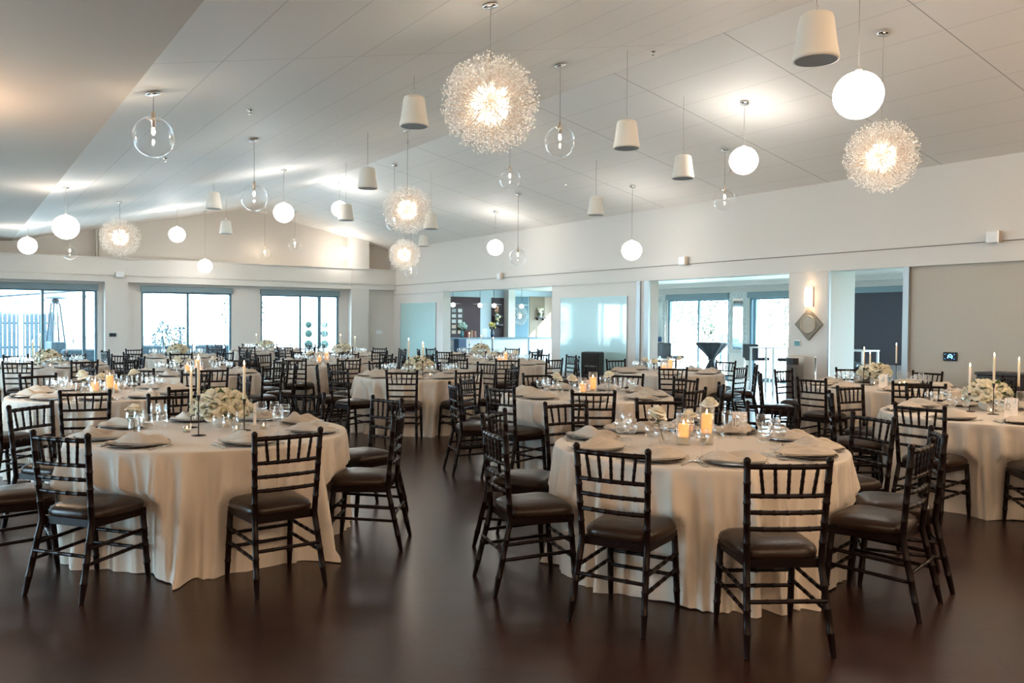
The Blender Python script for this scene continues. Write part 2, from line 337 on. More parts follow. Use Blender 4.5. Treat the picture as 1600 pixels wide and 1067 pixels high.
def topiary(x, y, lab):
    r = empty('topiary_tree', (x, y, -.06), 0, lab, 'topiary')
    MB().lathe([(.001, 0), (.16, 0), (.2, .38), (.17, .38), (.16, .34), (.001, .34)], 18).build('planter_pot', WHITEP, r)
    MB().tube([(0, 0, .3), (0, 0, 1.55)], .014, 6).build('trunk', HM, r)
    for z, rr in ((.78, .15), (1.17, .135), (1.49, .12)):
        b = MB(); b.ball((0, 0, z), rr, 20, 14)
        rnd = random.Random(int(z * 100) + int(x * 10)); b.v = [(p[0] * q, p[1] * q, z + (p[2] - z) * q) for p in b.v for q in (1 + rnd.uniform(-.05, .05),)]
        b.build('foliage_ball', TOP, r)
topiary(10.72, 28.9, 'three-ball topiary tree outside the third window, left of two')
topiary(11.32, 28.9, 'three-ball topiary tree outside the third window, right of two')
r = empty('garden_railing', (11.35, 28.2, -.06), 0, 'thin metal stair rail outside the third window', 'railing')
MB().tube([(0, 0, 0), (0, 0, 1.9)], .014, 6).build('post', HM, r); MB().tube([(-.35, 0, 1.35), (.2, 0, 1.35)], .012, 6).build('rail', HM, r); MB().tube([(-.25, 0, 1.05), (.12, 0, 1.05)], .012, 6).build('rail', HM, r)
def sofa(name, x, y, w, h, lab, cat='sofa', m=BLUEG, z=-.06, d=.8, rz=0, cm=None):
    cm = cm or m
    r = empty(name, (x, y, z), rz, lab, cat)
    MB().box((-w / 2, -d / 2, .12), (w / 2, d / 2, h * .5), 0, .04).build('seat_base', m, r)
    MB().box((-w / 2 + .16, -d / 2 - .02, h * .5), (w / 2 - .16, d / 2 - .2, h * .62), 0, .04).build('seat_cushion', cm, r)
    MB().box((-w / 2, d / 2 - .2, h * .5), (w / 2, d / 2, h), 0, .05).build('backrest', cm, r)
    for sx in (-1, 1): MB().box((sx * (w / 2 - .08) - .08, -d / 2, h * .5), (sx * (w / 2 - .08) + .08, d / 2 - .2, h * .78), 0, .04).build('armrest', m, r)
    for sx in (-1, 1):
        for sy in (-1, 1): MB().box((sx * (w / 2 - .1) - .03, sy * (d / 2 - .1) - .03, 0), (sx * (w / 2 - .1) + .03, sy * (d / 2 - .1) + .03, .13)).build('leg', m, r)
    return r
sofa('outdoor_sofa', 3.55, 28.6, 1.5, .72, 'low blue-grey outdoor sofa beside the patio heater', rz=R(180))
for i in range(4): sofa('outdoor_sofa', 5.35 + i * .98, 29.4, .9, .80, 'grey cushioned outdoor chair, %s of the row outside the second window' % ('leftmost', 'second from left', 'third from left', 'rightmost')[i], 'outdoor chair', rz=R(180), d=.75)
r = empty('patio_side_chair', (3.45, 30.4, -.06), 0, 'slim metal frame outside the left window, behind the outdoor sofa', 'metal frame')
MB().tube([(-.2, 0, 0), (-.1, 0, 1.0), (.35, 0, 1.03)], .015, 6).build('frame', HM, r); MB().tube([(0, .1, 0), (-.1, 0, 1.0)], .015, 6).build('leg', HM, r)
# leafy shrubs and trees, bleached by the daylight
def shrub(x, y, z, w, h, n, seed, lab, name='garden_shrub', cat='shrub', m=None, trunk=True, d=None):
    rnd = random.Random(seed); r = empty(name, (x, y, z), 0, lab, cat); b = MB(); d = d or w
    for i in range(n):
        th = rnd.uniform(0, 2 * PI); u = rnd.uniform(-1, 1); q = rnd.uniform(.3, 1) ** .5
        p = Vector((w * q * math.sqrt(1 - u * u) * math.cos(th), d * q * math.sqrt(1 - u * u) * math.sin(th), h * (.6 + .4 * u * q)))
        a = Vector((rnd.gauss(0, 1), rnd.gauss(0, 1), rnd.gauss(0, 1))).normalized(); e = a.cross(Vector((rnd.gauss(0, 1), rnd.gauss(0, 1), .3))).normalized(); s = rnd.uniform(.04, .10)
        b.add([p - a * s, p + e * s * .45, p + a * s, p - e * s * .45], [(0, 1, 2, 3)])
    b.build('foliage', m, r)
    if trunk:
        t = MB()
        for i in range(3): t.tube([(0, 0, 0), (rnd.uniform(-.1, .1), rnd.uniform(-.1, .1), h * .4), (rnd.uniform(-.3, .3) * w, rnd.uniform(-.3, .3) * w, h * .8)], [.04, .03, .012], 6)
        t.build('trunk', HM, r)
FOL = mat('pale_foliage', (.04, .055, .04), .9); FOL2 = mat('bluish_foliage', (.03, .06, .065), .9)
for i, (x, y, w, h) in enumerate(((24.5, 26.5, 2.2, 4.2), (25.5, 22.8, 1.6, 3.4), (27, 19.5, 1.8, 3.0), (22.6, 24.0, 1.1, 1.6))):
    shrub(x, y, -.06, w, h, 1500, 10 + i, ('tall pale tree beyond the lounge window, left pane', 'leafy pale tree beyond the lounge window, middle', 'pale bushy tree beyond the lounge door at right', 'low pale bush outside the lounge window')[i], 'garden_tree' if i < 3 else 'garden_shrub', 'tree' if i < 3 else 'shrub', FOL)
for i, (x, y, w, h) in enumerate(((-2.6, 37.5, 1.7, 3.9), (6.3, 31.6, .35, 1.6), (7.0, 32, .3, 1.5), (9.6, 33, .8, 3.2))):
    shrub(x, y, -.06, w, h, (1500, 240, 200, 500)[i], 30 + i, ('overhanging pale tree beyond the left window', 'small bluish plant outside the second window, left of two', 'small bluish plant outside the second window, right of two', 'thin pale tree outside the third window')[i], 'garden_tree' if i in (0, 3) else 'garden_shrub', 'tree' if i in (0, 3) else 'shrub', FOL2 if i in (1, 2) else FOL)
# ================================================================ WALL FITTINGS
def wallbox(name, x, y, z, w, h, d, lab, cat, m, face='R', screen=None, extra=None, rz=None):
    r = empty(name, (x, y, z), {'R': R(-90), 'F': 0}[face] if rz is None else rz, lab, cat)
    MB().box((-w / 2, -d, -h / 2), (w / 2, 0, h / 2), 0, min(.008, d * .3)).build('housing', m, r)
    if screen: MB().box((-w * .42, -d - .002, -h * .40), (w * .42, -d, h * .40)).build('screen', screen, r)
    return r
SCRN = mat('dark_screen', (.01, .012, .02), .1); SCRB = mat('blue_screen_icon', (.1, .4, .9), .3, emit=(.12, .45, 1), es=1.0); TEALS = mat('teal_touch_panel', (.10, .28, .30), .3)
r = wallbox('touch_control_panel', XR + .06, 6.93, 1.07, .22, .14, .03, 'black touch panel with blue icon on the beige partition', 'control panel', BLACK, screen=SCRN)
b = MB(); b.tube([(-.03, -.034, -.025), (-.02, -.034, .02), (.01, -.034, .035), (.04, -.034, .01), (.035, -.034, -.03)], .007, 6); b.tube([(-.005, -.034, 0), (.015, -.034, -.012)], .008, 6); b.build('icon', SCRB, r)
b = MB()
for sx in (-.075, .07):
    for sz in (-.035, .035): b.ball((sx, -.032, sz), .004, 6, 4)
b.build('indicator_light', SCRB, r)
wallbox('touch_control_panel', 12.95, 9.74, 1.21, .14, .11, .02, 'small teal panel on the white pillar, below the diamond plaque', 'control panel', WHITEP, screen=TEALS)
wallbox('touch_control_panel', 3.92, YF, 1.12, .20, .11, .03, 'dark control panel on the far wall between two windows', 'control panel', TEALS, 'F', SCRN)
r = wallbox('light_switch_plate', 12.4, 26.6, 1.19, .22, .12, .012, 'white three-gang light switch plate on the alcove wall', 'light switch', WHITEP, 'F')
for i in range(3): MB().box((-.085 + i * .065, -.018, -.03), (-.045 + i * .065, -.011, .03)).build('rocker', WHITEP, r)
for i, (y, z) in enumerate(((6.25, 2.87), (12.55, 2.88), (19.6, 2.86))):
    r = wallbox('wall_sensor', XR - .03, y, z, .17, .17, .12, 'small white box sensor on the right wall trim, %s' % ('nearest', 'above the lounge opening', 'above the bar opening')[i], 'sensor', WHITEP)
    MB().box((.085, -.11, -.09), (.10, -.02, .09)).build('bracket', BRASSM, r)
wallbox('wall_sensor', 4.1, YF - .035, 2.86, .22, .16, .1, 'small white box sensor on the far wall trim between windows', 'sensor', WHITEP, 'F')
# sconce and plaque on the pillar
r = empty('wall_sconce', (12.95, 9.47, 1.88), R(-90), 'lit glass and brass wall sconce on the white pillar', 'wall sconce')
MB().box((-.06, -.03, 0), (.06, 0, .36), 0, .006).build('backplate', BRASSM, r)
MB().lathe([(.045, 0), (.055, .05), (.055, .30), (.045, .35)], 16, (0, -.09, 0)).build('glass_shade', mat('frosted_sconce_glass', (.9, .8, .68), .4, emit=(1, .72, .45), es=1.0), r)
MB().tube([(0, -.09, .35), (0, -.09, .58)], .006, 6).build('finial_rod', BRASSM, r)
MB().ball((0, -.09, .17), .03, 10, 8).build('bulb', BULB2, r)
r = empty('carved_plaque', (12.95, 9.49, 1.56), R(-90), 'diamond-shaped grey carved plaque with round spiral on the pillar', 'plaque')
PLQ = mat('weathered_grey_wood', (.20, .18, .14), .6, vary=(8, (.28, .24, .18))); s = .29
b = MB(); b.add([(0, 0, -s), (s, 0, 0), (0, 0, s), (-s, 0, 0), (0, -.05, -s), (s, -.05, 0), (0, -.05, s), (-s, -.05, 0)], [(0, 1, 2, 3), (7, 6, 5, 4), (0, 4, 5, 1), (1, 5, 6, 2), (2, 6, 7, 3), (3, 7, 4, 0)]); b.build('diamond_board', PLQ, r)
b = MB(); prof = [(.165, .05), (.16, .068), (.15, .07), (.14, .056)]
for k in range(7): q = .13 - k * .018; prof += [(q, .052), (q - .008, .060)]
prof += [(.001, .055)]
b.lathe(prof, 32); b.v = [(x, -z, y) for x, y, z in b.v]; b.build('spiral_disc', mat('pale_carved_disc', (.42, .36, .27), .5, vary=(20, (.52, .46, .36))), r)
# ================================================================ LOUNGE
r = empty('waste_bin', (12.72, 9.62, 0), R(-90), 'steel waste bin with a dark side opening in front of the pillar', 'waste bin')
MB().lathe([(.001, 0), (.15, 0), (.15, .80), (.155, .80), (.155, .97), (.12, 1.0), (.001, 1.0)], 28).build('cylinder_body', mat('satin_steel', (.70, .69, .66), .38, metal=.6), r)
b = MB(); N = 12
vs = [(.157 * math.cos(R(-150 + 120 * i / N)), .157 * math.sin(R(-150 + 120 * i / N)), z) for i in range(N + 1) for z in (.83, .95)]
b.add(vs, [(2 * i, 2 * i + 2, 2 * i + 3, 2 * i + 1) for i in range(N)]); b.build('opening', BLACK, r)
tag(MB().lathe([(.001, 0), (.13, 0), (.13, .015), (.014, .03), (.014, .96), (.022, .98), (.001, 1.0)], 16).build('barrier_post', CHROME, None, (12.74, 9.2, 0)), 'slim chrome post standing beside the steel waste bin', 'barrier post')
def ornate_mirror(y0, y1, z0, z1, lab):
    w = y1 - y0; h = z1 - z0; r = empty('ornate_mirror', (18.3, (y0 + y1) / 2, z0), R(-90), lab, 'mirror')
    MB().box((-w / 2 + .14, -.03, .14), (w / 2 - .14, -.02, h - .14)).build('mirror_glass', mat('mirror_glass', (.75, .85, .88), .03, metal=1.0), r)
    b = MB(); rnd = random.Random(5)
    def ring(cx, cz, q): b.tube([(cx + q * math.cos(a * PI / 4), -.025, cz + q * math.sin(a * PI / 4)) for a in range(8)], .013, 5, closed=True)
    n = int(h / .13)
    for i in range(n):
        z = .065 + i * (h - .13) / (n - 1)
        for sx in (-1, 1): ring(sx * (w / 2 - .07), z, .058); b.tube([(sx * (w / 2 - .12), -.025, z - .05), (sx * (w / 2 - .02), -.025, z + .05)], .011, 5)
    m = int(w / .13)
    for i in range(1, m):
        for z in (.065, h - .065): ring(-w / 2 + .065 + i * (w - .13) / m, z, .058)
    for q in (.005, .135):
        b.tube([(-w / 2 + q, -.025, q), (w / 2 - q, -.025, q), (w / 2 - q, -.025, h - q), (-w / 2 + q, -.025, h - q)], .012, 5, closed=True)
    b.build('lattice_frame', mat('silver_white_lattice', (.75, .80, .80), .4), r)
ornate_mirror(15.42, 16.05, .72, 2.42, 'tall mirror in a white lattice frame between the lounge windows')
ornate_mirror(18.58, 19.2, .85, 2.44, 'tall mirror in a lattice frame at the left lounge corner')
# cocktail table in stretch cover
r = empty('cocktail_table', (16.6, 15.15, 0), 0, 'tall cocktail table in a dark tied stretch cover by the lounge window', 'cocktail table')
SPX = mat('dark_spandex_cover', (.018, .022, .03), .5); b = MB(); N = 40; prof = [(.40, 1.07), (.405, 1.03), (.32, .93), (.20, .80), (.10, .68), (.075, .62), (.085, .55), (.15, .42), (.24, .18), (.30, 0)]
vs = [((q * (1 + .07 * math.cos(k * 2 * PI / N * 10) * (0 if i == 0 else 1))) * math.cos(2 * PI * k / N), (q * (1 + .07 * math.cos(k * 2 * PI / N * 10) * (0 if i == 0 else 1))) * math.sin(2 * PI * k / N), z) for i, (q, z) in enumerate(prof) for k in range(N)]
b.add(vs, [(i * N + k, i * N + (k + 1) % N, (i + 1) * N + (k + 1) % N, (i + 1) * N + k) for i in range(len(prof) - 1) for k in range(N)], True); b.quad(*vs[:N]); b.build('stretch_cover', SPX, r)
b = MB(); b.tube([(.09 * math.cos(a * PI / 6), .09 * math.sin(a * PI / 6), .63) for a in range(12)], .022, 6, closed=True); b.tube([(-.09, -.03, .63), (-.19, -.08, .60), (-.16, -.06, .64), (-.08, 0, .63)], .016, 6); b.build('sash_tie', SPX, r)
MB().lathe([(.001, 1.071), (.39, 1.071), (.39, 1.078), (.001, 1.078)], 30).build('table_top', WHITEP, r)
r = empty('bud_vase', (16.5, 15.2, 1.078), 0, 'tiny vase with a green sprig on the tall cocktail table', 'vase')
MB().lathe([(.001, 0), (.03, 0), (.035, .05), (.015, .1), (.018, .13)], 14).build('vase', GLASS, r); b = MB(); rnd = random.Random(3)
for i in range(7):
    a = rnd.uniform(0, 6.28); e = Vector((.10 * math.cos(a), .10 * math.sin(a), rnd.uniform(.2, .32))); b.tube([(0, 0, .05), e * .6, e], .004, 5); b.ball(e, .02, 6, 5, 1.4)
b.build('sprig', LEAF, r)
def bar_stool(x, y, rz, lab):
    r = empty('bar_stool', (x, y, 0), rz, lab, 'bar stool')
    MB().box((-.22, -.2, .68), (.22, .22, .76), 0, .02).build('seat', BLEATH, r)
    MB().box((-.23, -.27, .74), (.23, -.2, 1.08), 0, .02).build('backrest', BLEATH, r)
    for sx in (-1, 1):
        for sy in (-1, 1): MB().tube([(sx * .20, sy * .19, .70), (sx * .22, sy * .22, 0)], .014, 6).build('leg', CHROME, r)
    b = MB(); b.tube([(-.21, .205, .25), (.21, .205, .25), (.21, -.205, .25), (-.21, -.205, .25)], .01, 6, closed=True); b.build('foot_ring', CHROME, r)
bar_stool(14.9, 15.6, R(-60), 'black leather bar stool with chrome legs, left end of the lounge')
bar_stool(15.0, 15.0, R(-95), 'black leather bar stool with chrome legs, second from the left in the lounge')
bar_stool(16.2, 13.35, R(-90), 'black leather bar stool by the glass door, left of its white table')
bar_stool(16.6, 12.75, R(30), 'black leather bar stool tucked behind the white high table')
bar_stool(16.9, 11.3, R(150), 'black bar stool in front of the drawn dark shade')
def high_table(x, y, lab):
    r = empty('high_table', (x, y, 0), 0, lab, 'high table')
    MB().box((-.3, -.35, 1.0), (.3, .35, 1.03), 0, .005).build('table_top', WHITEP, r)
    for sx in (-1, 1):
        for sy in (-1, 1): MB().box((sx * .27 - .02, sy * .32 - .02, 0), (sx * .27 + .02, sy * .32 + .02, 1.0)).build('leg', WHITEP, r)
high_table(15.8, 12.65, 'white square-legged high table by the lounge glass door'); high_table(16.0, 10.55, 'white square-legged high table beside the grey lounge sofa')
GS = mat('grey_velvet', (.30, .31, .34), .8)
sofa('lounge_sofa', 15.0, 9.9, 1.9, .78, 'grey upholstered lounge sofa behind the white pillar', m=GS, z=0, rz=R(120))
tag(MB().ball((0, 0, 0), .17, 12, 8, .7).build('throw_pillow', BLEATH, None, (14.62, 9.78, .74)), 'dark throw pillow on the grey lounge sofa', 'pillow')
# black cube speaker by the right glass board, dark cabinet at the right edge
r = empty('floor_speaker', (12.55, 15.15, 0), R(-60), 'black boxy floor speaker standing before the right glass board', 'speaker')
MB().box((-.22, -.2, .03), (.22, .2, .88), 0, .02).build('cabinet', BLACK, r); MB().box((-.19, -.21, .08), (.19, -.2, .84)).build('grille', mat('black_grille', (.02, .02, .022), .7, bump=(300, .5)), r)
for sx in (-.18, .18): MB().box((sx - .02, -.16, 0), (sx + .02, .16, .03)).build('foot', BLACK, r)
r = empty('dark_sideboard', (12.72, 5.3, 0), 0, 'dark wood sideboard against the partition at the right edge', 'sideboard'); DW = mat('espresso_wood', (.028, .015, .013), .4)
MB().box((-.24, -1.0, .06), (.24, .98, .84), 0, .008).build('carcass', DW, r); MB().box((-.26, -1.02, .84), (.26, 1.0, .88), 0, .006).build('top', DW, r)
for i in range(4):
    d = MB().box((-.255, -.98 + i * .49, .1), (-.24, -.52 + i * .49, .82)).build('door', DW, r); MB().tube([(-.27, -.6 + i * .49, .42), (-.27, -.6 + i * .49, .56)], .008, 6).build('handle', CHROME, d)
# ================================================================ BAR
r = empty('bar_counter', (13.45, 23.6, 0), 0, 'long white bar counter with a pale blue top', 'bar counter')
MB().box((0, 0, 0), (4.35, .55, 1.0)).build('front_panel', WHITEP, r); MB().box((-.05, -.08, 1.0), (4.4, .6, 1.05), 0, .008).build('countertop', mat('blue_grey_stone', (.20, .30, .36), .25), r)
MB().box((1.7, -.012, 0), (1.74, 0, 1.0)).build('panel_joint', WFRAME, r); MB().box((3.2, -.012, 0), (3.24, 0, 1.0)).build('panel_joint', WFRAME, r)
tag(MB().box((0, 0, 0), (.3, .3, 1.02), 0, .01).build('service_pedestal', mat('navy_pedestal', (.02, .06, .14), .4), None, (13.62, 23.2, 0)), 'small navy blue pedestal at the left end of the bar', 'pedestal')
for i, (x, y) in enumerate(((14.05, 24.3), (15.05, 24.2), (15.62, 24.2), (16.78, 24.2))):
    r = empty('bar_pendant', (x, y, 2.12), 0, 'wide disc pendant with small globe over the bar, %s of four' % ('leftmost', 'second from left', 'third from left', 'rightmost')[i], 'pendant lamp')
    MB().lathe([(.001, .09), (.06, .085), (.27, .06), (.27, .055), (.05, .07), (.001, .075)], 28).build('disc_shade', mat('white_disc', (.7, .72, .72), .4) if i == 0 else bpy.data.materials['white_disc'], r)
    MB().ball((0, 0, .02), .075, 16, 12).build('globe_bulb', OPAL, r); MB().tube([(0, 0, .09), (0, 0, .63)], .006, 6).build('cord', BLACK, r)
r = empty('picture_cubbies', (13.9, 25.57, 1.1), 0, 'grid of small framed photos in dark cubbies behind the bar', 'cubby shelf')
rnd = random.Random(8); b = MB(); b.box((0, -.02, 0), (1.3, 0, 1.0)); b.build('back_panel', DW, r)
PH = [mat('photo_print_%d' % i, c, .4) for i, c in enumerate(((.5, .5, .5), (.6, .45, .35), (.3, .34, .36), (.6, .62, .6)))]
for j in range(5):
    for i in range(5):
        o = MB().box((.05 + i * .25, -.035, .04 + j * .19), (.05 + i * .25 + .19, -.02, .04 + j * .19 + .14)).build('photo_frame', DW, r)
        MB().box((.06 + i * .25, -.038, .05 + j * .19), (.05 + i * .25 + .18, -.035, .04 + j * .19 + .13)).build('photo', PH[rnd.randrange(4)], o)
r = empty('sunburst_mirror', (17.63, 25.57, 1.83), 0, 'round white beaded sunburst mirror on the slate blue panel', 'mirror'); b = MB()
for q, n, s in ((.16, 20, .018), (.22, 24, .022), (.29, 28, .026), (.35, 32, .02)):
    for k in range(n): b.ball((q * math.cos(2 * PI * k / n), -.03, q * math.sin(2 * PI * k / n)), s, 6, 4)
b.build('bead_rays', WHITEP, r); b = MB(); b.lathe([(.001, .02), (.13, .02), (.14, .03), (.13, .05), (.001, .04)], 24); b.v = [(x, -z, y) for x, y, z in b.v]; b.build('mirror_glass', mat('silver_mirror', (.8, .82, .82), .05, metal=1.0), r)
def bloom_vase(x, y, z, vm, col, seed, lab, hgt=.22, n=16, spread=.16):
    r = empty('flower_vase', (x, y, z), 0, lab, 'flower vase'); rnd = random.Random(seed)
    MB().lathe([(.001, 0), (.045, 0), (.06, hgt * .5), (.04, hgt), (.045, hgt + .01)], 16).build('vase', vm, r); b = MB()
    for i in range(n):
        a = rnd.uniform(0, 6.28); q = rnd.uniform(0, spread); b.ball((q * math.cos(a), q * math.sin(a), hgt + .06 + rnd.uniform(0, .2)), rnd.uniform(.04, .06), 8, 6)
    b.build('blooms', col, r); b = MB()
    for i in range(14):
        a = rnd.uniform(0, 6.28); q = spread * 1.1; b.add([(0, 0, hgt), (q * math.cos(a), q * math.sin(a), hgt + .03), (q * math.cos(a + .3), q * math.sin(a + .3), hgt + .12)], [(0, 1, 2)])
    b.build('foliage', LEAF, r)
TEALG = mat('teal_glass_vase', (.10, .32, .34), .15); NAVY = mat('navy_vase', (.02, .05, .10), .2)
bloom_vase(14.1, 23.8, 1.05, TEALG, mat('mint_bloom', (.55, .75, .66), .7), 1, 'teal vase of pale mint hydrangeas on the bar counter')
bloom_vase(15.3, 23.8, 1.05, NAVY, mat('yellow_bloom', (.80, .66, .20), .7), 2, 'dark vase of yellow flowers on the bar counter', .26, 9, .09)
rnd = random.Random(4); cols = [(.22, .05, .04), (.35, .12, .08), (.18, .08, .06), (.5, .3, .2), (.25, .04, .05), (.4, .2, .12)]
x = 14.28
for i in range(6):
    w = rnd.uniform(.045, .07); o = empty('book', (x + w / 2, 23.85, 1.05), 0, 'upright red-brown book on the bar counter, %s in the row' % ('first', 'second', 'third', 'fourth', 'fifth', 'last')[i], 'book', 'books on the bar counter')
    h = rnd.uniform(.20, .25); MB().box((-w / 2, -.08, 0), (w / 2, .08, h), 0, .004).build('cover', mat('book_cover_%d' % i, cols[i], .5), o); MB().box((-w / 2 + .005, -.078, .004), (w / 2 - .005, .081, h - .004)).build('pages', CARD, o); x += w + .004
r = empty('sign_holder', (14.98, 23.8, 1.05), R(8), 'white framed sign card leaning on the bar counter', 'sign')
MB().box((-.12, -.01, 0), (.12, .01, .30), 0, .003).build('frame', WHITEP, r); MB().box((-.10, -.013, .02), (.10, -.01, .28)).build('card', CARD, r); MB().box((-.06, -.01, 0), (.06, .09, .01)).build('stand', WHITEP, r)
for i, (x, z) in enumerate(((16.60, 1.47), (16.60, 1.78), (18.55, 1.74))):
    r = empty('wall_shelf', (x, 25.57, z), 0, 'small dark floating shelf behind the bar, %s' % ('lower left', 'upper left', 'on the tan panel')[i], 'shelf'); MB().box((-.20, -.18, -.02), (.20, 0, .02), 0, .004).build('board', DW, r)
    for sx in (-.13, .13): MB().box((sx - .01, -.12, -.08), (sx + .01, 0, -.02)).build('bracket', BLACK, r)
    bloom_vase(x - .02, 25.47, z + .02, WHITEP, mat('shelf_bloom_%d' % i, ((.82, .78, .5), (.75, .42, .28), (.85, .8, .6))[i], .7), 20 + i, ('pale yellow', 'orange', 'cream')[i] + ' blooms in a white vase on a floating shelf, ' + ('lower left', 'upper left', 'on the tan panel')[i], .06, 10, .11)
r = empty('drinks_fridge', (13.32, 24.9, 0), 0, 'white drinks cooler with a glass front behind the bar, far left', 'drinks cooler')
MB().box((0, 0, 0), (.5, .5, 1.35), 0, .01).build('cabinet', WHITEP, r); MB().box((.04, -.012, .08), (.46, 0, 1.28)).build('glass_door', SCRN, r)
# ================================================================ CEILING LAMPS
def ceil_z(x): return zr(x) if x >= 7.9 else (zl(x) if x > 1.45 else zl(1.45))
def where(x, y): return ''
def canopy(r, h, slope):
    o = MB().lathe([(.001, .0), (.065, .0), (.07, .012), (.06, .026), (.001, .03)], 20).build('canopy', CHROME, r, (0, 0, h - .03)); o.rotation_euler = (0, slope, 0); return o
def slope_at(x): return (math.atan(.2087) if x >= 7.9 else (-math.atan(.218) if x > 1.45 else 0))
PEND = {}
def hang(kind, x, y, drop, label, cat, group):
    cz = ceil_z(x); z = cz - drop; r = empty(kind[0], (x, y, z), 0, label, cat, group)
    canopy(r, drop, slope_at(x)) if kind[3] else None
    MB().tube([(0, 0, kind[2]), (0, 0, drop - .01)], .004 if kind[3] else .003, 6).build('cord', CORD, r)
    if kind[0] not in PEND:
        PEND[kind[0]] = [k for k in kind[1](r)]
    else:
        for o, kids in PEND[kind[0]]:
            c = o.copy(); COL.objects.link(c); c.parent = r
            for g in kids: d = g.copy(); COL.objects.link(d); d.parent = c
    return r
def mk_opal(r):
    a = MB().ball((0, 0, 0), .205, 36, 24, .97).build('opal_globe', OPAL, r); b = MB().lathe([(.001, .2), (.03, .2), (.03, .225), (.008, .235), (.001, .24)], 14).build('cap', CHROME, r); return [(a, []), (b, [])]
def mk_clear(r):
    pr = [(max(.195 * math.sin(PI * i / 24), .028 if i > 20 else 1e-4), -.195 * math.cos(PI * i / 24)) for i in range(24)]
    a = MB().lathe(pr, 40).build('clear_globe', GLOBEG, r)
    b = MB().lathe([(.001, .09), (.018, .09), (.02, .2), (.016, .24), (.006, .25), (.001, .25)], 14).build('lamp_holder', BRASSM, r)
    t = MB().tube([(-.07, 0, .175), (0, 0, .15), (.07, 0, .175)], .005, 6).build('spreader_arm', BRASSM, r)
    l = MB().lathe([(.001, .02), (.012, .03), (.017, .05), (.013, .07), (.010, .09), (.001, .09)], 14).build('bulb', BULB, r)
    return [(a, []), (b, []), (t, []), (l, [])]
def mk_speaker(r):
    a = MB().lathe([(.001, .17), (.09, .17), (.115, .155), (.125, .12), (.148, -.06), (.165, -.15), (.165, -.17), (.15, -.172)], 36).build('shell', SPK, r)
    b = MB().lathe([(.15, -.172), (.10, -.168), (.001, -.166)], 36).build('grille', GRILLE, r)
    h = MB().tube([(0, 0, .17), (0, 0, .21), (.015, 0, .225), (0, 0, .24), (-.015, 0, .225)], .005, 6).build('hook', CHROME, r); return [(a, []), (b, []), (h, [])]
def mk_dandelion(r):
    rnd = random.Random(77); hub = MB().ball((0, 0, 0), .045, 16, 12).build('hub', BRASSM, r); out = [(hub, [])]
    w = MB(); n = 230
    for i in range(n):
        z = 1 - 2 * (i + .5) / n; a = i * 2.39996; q = math.sqrt(1 - z * z); d = Vector((q * math.cos(a), q * math.sin(a), z))
        w.tube([d * .04, d * rnd.uniform(.24, .30)], .0016, 3, False, False)
    beads = MB(); tips = MB()
    for i in range(3200):
        z = rnd.uniform(-1, 1); a = rnd.uniform(0, 2 * PI); q = math.sqrt(1 - z * z); d = Vector((q * math.cos(a), q * math.sin(a), z)); L = .25 + .165 * rnd.random() ** .6
        p = d * L + Vector((rnd.gauss(0, .008), rnd.gauss(0, .008), rnd.gauss(0, .008))); s = rnd.uniform(.0055, .0088)
        u = Vector((rnd.gauss(0, 1), rnd.gauss(0, 1), rnd.gauss(0, 1))).normalized(); v = u.cross(d).normalized(); k = u.cross(v)
        beads.add([p + u * s * 1.3, p - u * s * 1.3, p + v * s, p - v * s, p + k * s, p - k * s], [(0, 2, 4), (0, 4, 3), (0, 3, 5), (0, 5, 2), (1, 4, 2), (1, 3, 4), (1, 5, 3), (1, 2, 5)])
        if i % 3 == 0: w.tube([d * .22, p], .0011, 3, False, False)
    for i in range(150):
        z = rnd.uniform(-1, 1); a = rnd.uniform(0, 2 * PI); q = math.sqrt(1 - z * z); tips.ball((q * math.cos(a) * .085, q * math.sin(a) * .085, z * .085), .008, 6, 4)
    o = w.build('radial_wires', BRASSM, r); out.append((tag(o, kind='stuff'), []))
    o = beads.build('crystal_beads', CRYST, r); out.append((tag(o, kind='stuff'), []))
    o = tips.build('inner_beads', BRASSM, r); out.append((tag(o, kind='stuff'), []))
    m = None
    for i in range(14):
        z = 1 - 2 * (i + .5) / 14; a = i * 2.39996 + .5; q = math.sqrt(1 - z * z); d = Vector((q * math.cos(a), q * math.sin(a), z))
        if m is None: m = MB().lathe([(.001, .115), (.010, .117), (.014, .13), (.014, .155), (.008, .168), (.001, .17)], 10).mesh('bulb', BULB2)
        o = bpy.data.objects.new('bulb', m); COL.objects.link(o); o.parent = r; o.rotation_euler = d.to_track_quat('Z', 'Y').to_euler(); out.append((o, []))
    return out
def mk_fill(r):
    a = MB().ball((0, 0, 0), .205, 24, 16, .97).build('fill_globe', OPAL_FILL, r); return [(a, [])]
K_FILL = ('amber_globe_pendant', mk_fill, .2, True)
K_D = ('dandelion_chandelier', mk_dandelion, .05, True); K_G = ('globe_pendant', mk_opal, .23, True); K_C = ('clear_globe_pendant', mk_clear, .24, True); K_S = ('pendant_speaker', mk_speaker, .23, False)
for x, y, dr, lb in ((3.8, 5.97, .84, 'largest dandelion chandelier of crystal beads, top centre'), (8.91, 5.6, 1.43, 'dandelion chandelier of crystal beads hanging at the upper right'),
                     (6.47, 12.76, 1.36, 'dandelion crystal chandelier in mid room, upper of the two left of centre'), (9.83, 19.55, 1.43, 'small dandelion crystal chandelier just below a larger one, far centre'), (3.03, 19.41, .76, 'dandelion crystal chandelier at the far left')):
    hang(K_D, x, y, dr, lb, 'chandelier', 'dandelion chandeliers')
